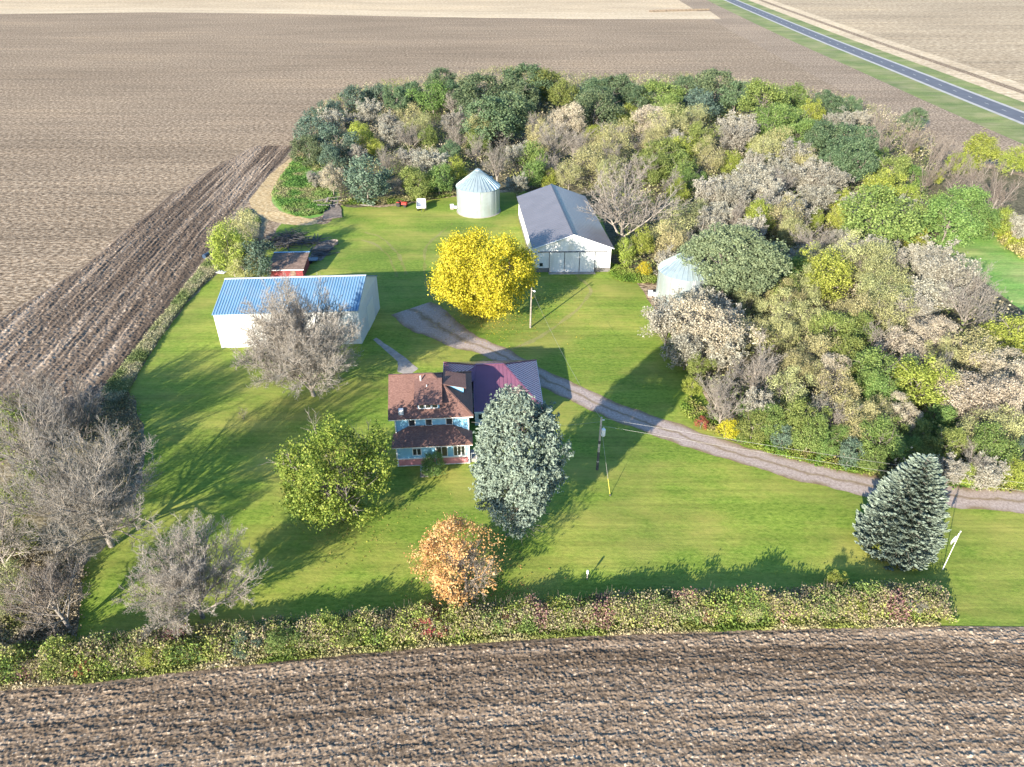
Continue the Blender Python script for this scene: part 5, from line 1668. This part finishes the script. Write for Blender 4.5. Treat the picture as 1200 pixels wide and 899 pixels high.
undergrowth('spruce_foot_grass', [(716, 322), (730, 330), (765, 332), (768, 325), (735, 318), (720, 312)], 4000, .7, .3,
            [(.07, .13, .02), (.13, .2, .03), (.2, .22, .06)], 85, 'tall grass at the corner of the grey-roofed barn', 5, 'grass', .3, .25)


def fallen(name, c, R, n, pal, seed, label):
    r = np.random.default_rng(seed)
    a = r.uniform(0, 6.28, n); d = R * np.abs(r.normal(size=n)) * .62
    P = np.stack([c[0] + d * np.cos(a) + .25 * d, c[1] + d * np.sin(a), np.full(n, .05) + .03 * r.random(n)], 1)
    N = unit(r.normal(size=(n, 3)) * .25 + np.array([0, 0, 1.0]))
    V, Fc = leaf_faces(P, N, .16 * r.uniform(.6, 1.5, n), r, .8)
    tag(link(name, mesh_np(name, V, Fc, M['mixed'], col=pick_col(pal, r.random(n), r, n))), label, 'fallen leaves', kind='stuff')


q = g(567, 322, 7.8); fallen('fallen_leaves', q, 11.5, 2600, [(.45, .36, .03), (.40, .30, .06), (.28, .2, .07)], 91, 'yellow leaves fallen on the grass under the golden maple')
q = g(546, 697); fallen('fallen_leaves', q, 5.5, 900, [(.42, .25, .08), (.30, .17, .07)], 92, 'orange leaves fallen at the foot of the orange tree')
q = g(394, 557, 6.8); fallen('fallen_leaves', q, 7.5, 700, [(.30, .30, .05), (.32, .24, .08)], 93, 'scattered leaves fallen under the yellow-green maple')

# ------------------------------------------------------------------ labels for the grove: each tree by kind, place and order
REGIONS = [
    (370, 165, 'at the corner of the grove above the dirt track'), (415, 128, 'on the back edge of the grove, dark-strip end'), (440, 165, 'behind the broad cedar'), (490, 115, 'on the back edge above the open-standing bin'),
    (488, 150, 'midway between the broad cedar and back field'), (500, 200, 'just left of the open-standing bin'), (540, 160, 'behind the open-standing bin'), (595, 115, 'in the tallest dark clump behind the barn'), (640, 100, 'on the back edge right of the tallest clump'),
    (600, 195, 'between the open-standing bin and the barn'), (655, 150, 'behind the ridge of the barn'), (655, 205, 'close behind the barn roof'), (705, 118, 'in the round clump at the back field'), (715, 160, 'below the round clump at the back field'),
    (705, 185, 'above the large bare tree by the barn'), (770, 112, 'on the back edge past the round clump'), (770, 145, 'just inside the middle of the back edge'), (785, 185, 'in the green patch at mid-grove'), (840, 108, 'on the back edge at mid-grove'),
    (820, 155, 'inside the back edge at mid-grove'), (795, 220, 'below the green patch at mid-grove'), (795, 270, 'just above the half-hidden bin'), (740, 295, 'between the barn and the half-hidden bin'), (840, 235, 'above the broad rounded oak'),
    (875, 150, 'in the pale belt near the back edge'), (905, 120, 'on the back edge toward the highway'), (925, 148, 'inside the back edge toward the highway'), (980, 122, 'at the back edge nearest the highway'), (975, 170, 'in the dark clump toward the highway'),
    (1010, 180, 'at the outer side of the highway clump'), (900, 185, 'in the upper pale thicket'), (945, 195, 'in the pale thicket beside the highway clump'), (875, 212, 'in the middle of the pale thicket'), (905, 245, 'at the lower side of the pale thicket'),
    (965, 225, 'at the outer side of the pale thicket'), (1045, 155, 'in the leaning row nearest the highway'), (1095, 180, 'at the end of the leaning row'), (1040, 210, 'below the leaning row'), (1040, 250, 'above the grass clearing'), (1115, 250, 'in the green mound above the clearing'),
    (1155, 190, 'beyond the green mound, near the highway'), (1185, 255, 'at the far side of the clearing'), (985, 255, 'right of the pale thicket'), (950, 285, 'just right of the broad rounded oak'), (955, 325, 'below and right of the broad oak'),
    (1020, 305, 'in the pale middle of the outer grove'), (900, 345, 'below the broad rounded oak'), (1095, 300, 'at the clearing corner of the grove'), (1135, 345, 'along the lower side of the clearing'), (1040, 345, 'inside the lower clearing side'),
    (800, 370, 'in front of the half-hidden bin'), (845, 385, 'beside the half-hidden bin, away from the yard'), (820, 440, 'at the yard side above the red bush'), (880, 430, 'in the bare opening above the drive'), (850, 475, 'just above the yellow bush'),
    (925, 380, 'midway between the oak and the drive'), (985, 390, 'in the olive middle of the lower grove'), (940, 425, 'beside the widest bare tree above the drive'), (1010, 435, 'in the green middle of the lower grove'), (1065, 410, 'by the pale trees at lower right'),
    (1110, 405, 'below the clearing-side bare trees'), (1185, 390, 'at the right picture edge below the clearing'), (1140, 460, 'in the dry tan group at the right'), (1075, 455, 'next to the dry tan group'), (1070, 490, 'below the lime tree at the right'),
    (890, 495, 'beside the drive, right of the yellow bush'), (935, 485, 'beside the drive at the middle bushes'), (960, 512, 'along the drive, midway to the blue spruce'), (985, 480, 'a little up from the drive bushes'), (1015, 520, 'along the drive just before the blue spruce'),
    (1080, 520, 'behind the shadow of the blue spruce'), (1125, 515, 'right of the blue spruce shadow'), (1125, 550, 'along the drive past the blue spruce'), (1170, 510, 'under the dry tan group'), (1175, 545, 'along the drive at the right edge'),
]
cells = {}
for o, k, x, y, w in AUTO:
    reg = min(REGIONS, key=lambda q: (q[0] - x) ** 2 + 1.6 * (q[1] - y) ** 2)[2]
    cells.setdefault((KIND_WORD[k], reg), []).append((x, y, w, o, k))
NUM = {2: 'two', 3: 'three', 4: 'four', 5: 'five', 6: 'six', 7: 'seven', 8: 'eight'}
GROUPW = {'G': 'dark green trees of the grove', 'M': 'mid-green trees of the grove', 'Y': 'yellow-green trees of the grove', 'O': 'olive trees of the grove', 'T': 'beige twiggy trees of the grove', 'P': 'dry-leaved trees of the grove',
          'C': 'cedars of the grove', 'B': 'grey bare trees of the grove', 'D': 'leaning bare trees of the grove', 'W': 'golden trees of the grove', 'R': 'red bushes'}
for (word, reg), lst in cells.items():
    n = len(lst)
    lst.sort(key=lambda q: q[0])
    plural = word + 's'
    for i, (x, y, w, o, k) in enumerate(lst):
        if n == 1: lab = f'{word} {reg}'
        elif n == 2:
            if abs(lst[0][2] - lst[1][2]) / max(lst[0][2], lst[1][2]) > .18:
                lab = f"{'larger' if w == max(lst[0][2], lst[1][2]) else 'smaller'} {word} of two {reg}"
            elif abs(lst[0][0] - lst[1][0]) > abs(lst[0][1] - lst[1][1]):
                lab = f"{'left' if i == 0 else 'right'} one of two {plural} {reg}"
            else:
                lab = f"{'nearer' if y == max(lst[0][1], lst[1][1]) else 'farther'} one of two {plural} {reg}"
        else:
            od = 'leftmost' if i == 0 else 'rightmost' if i == n - 1 else ('middle' if n == 3 else ['', 'second', 'third', 'fourth', 'fifth', 'sixth'][i] + ' from left')
            lab = f'{od} of {NUM[n]} {plural} {reg}'
        tag(o, lab, KIND_NAME[k][1], GROUPW[k])


# ------------------------------------------------------------------ camera, sun and sky
cam = bpy.data.cameras.new('camera')
cam.sensor_width = 36.0; cam.sensor_fit = 'HORIZONTAL'; cam.lens = 36.0 * F_PX / 1200.0
cam.clip_start = .5; cam.clip_end = 8000
co = bpy.data.objects.new('camera', cam); COL.objects.link(co)
co.location = (0, 0, CAM_H); co.rotation_euler = (math.pi / 2 - PITCH, 0, 0)
scene.camera = co

AZ, EL = RAD(33.5), RAD(18.7)
sd = Vector((math.sin(AZ) * math.cos(EL), math.cos(AZ) * math.cos(EL), -math.sin(EL)))
sun = bpy.data.lights.new('sun', 'SUN'); sun.energy = 5.0; sun.angle = RAD(.53); sun.color = (1.0, .905, .755)
so = bpy.data.objects.new('sun', sun); COL.objects.link(so)
so.rotation_euler = sd.to_track_quat('-Z', 'Y').to_euler(); so.location = (-60, -60, 120)

world = bpy.data.worlds.new('World'); scene.world = world; world.use_nodes = True
nt = world.node_tree
sky = nt.nodes.new('ShaderNodeTexSky'); sky.sky_type = 'NISHITA'; sky.sun_disc = False
sky.sun_elevation = EL; sky.sun_rotation = math.atan2(-math.sin(AZ), -math.cos(AZ)) % (2 * math.pi)
sky.air_density = 1.0; sky.dust_density = .6; sky.ozone_density = 2.0
bg = nt.nodes['Background']; hs = nt.nodes.new('ShaderNodeHueSaturation'); hs.inputs['Saturation'].default_value = 1.22
nt.links.new(sky.outputs[0], hs.inputs['Color']); nt.links.new(hs.outputs[0], bg.inputs['Color']); bg.inputs['Strength'].default_value = .125

vs = scene.view_settings
vs.view_transform = 'Standard'; vs.look = 'None'; vs.gamma = 1.0; vs.use_curve_mapping = False
vs.exposure = 1.6
scene.cycles.max_bounces = 6; scene.cycles.diffuse_bounces = 3; scene.cycles.transparent_max_bounces = 6
scene.cycles.use_adaptive_sampling = True
scene.cycles.use_denoising = True
scene.cycles.denoiser = 'OPENIMAGEDENOISE'
scene.cycles.denoising_input_passes = 'RGB_ALBEDO_NORMAL'
scene.cycles.denoising_prefilter = 'ACCURATE'
scene.cycles.adaptive_threshold = .006
scene.render.engine = 'CYCLES'
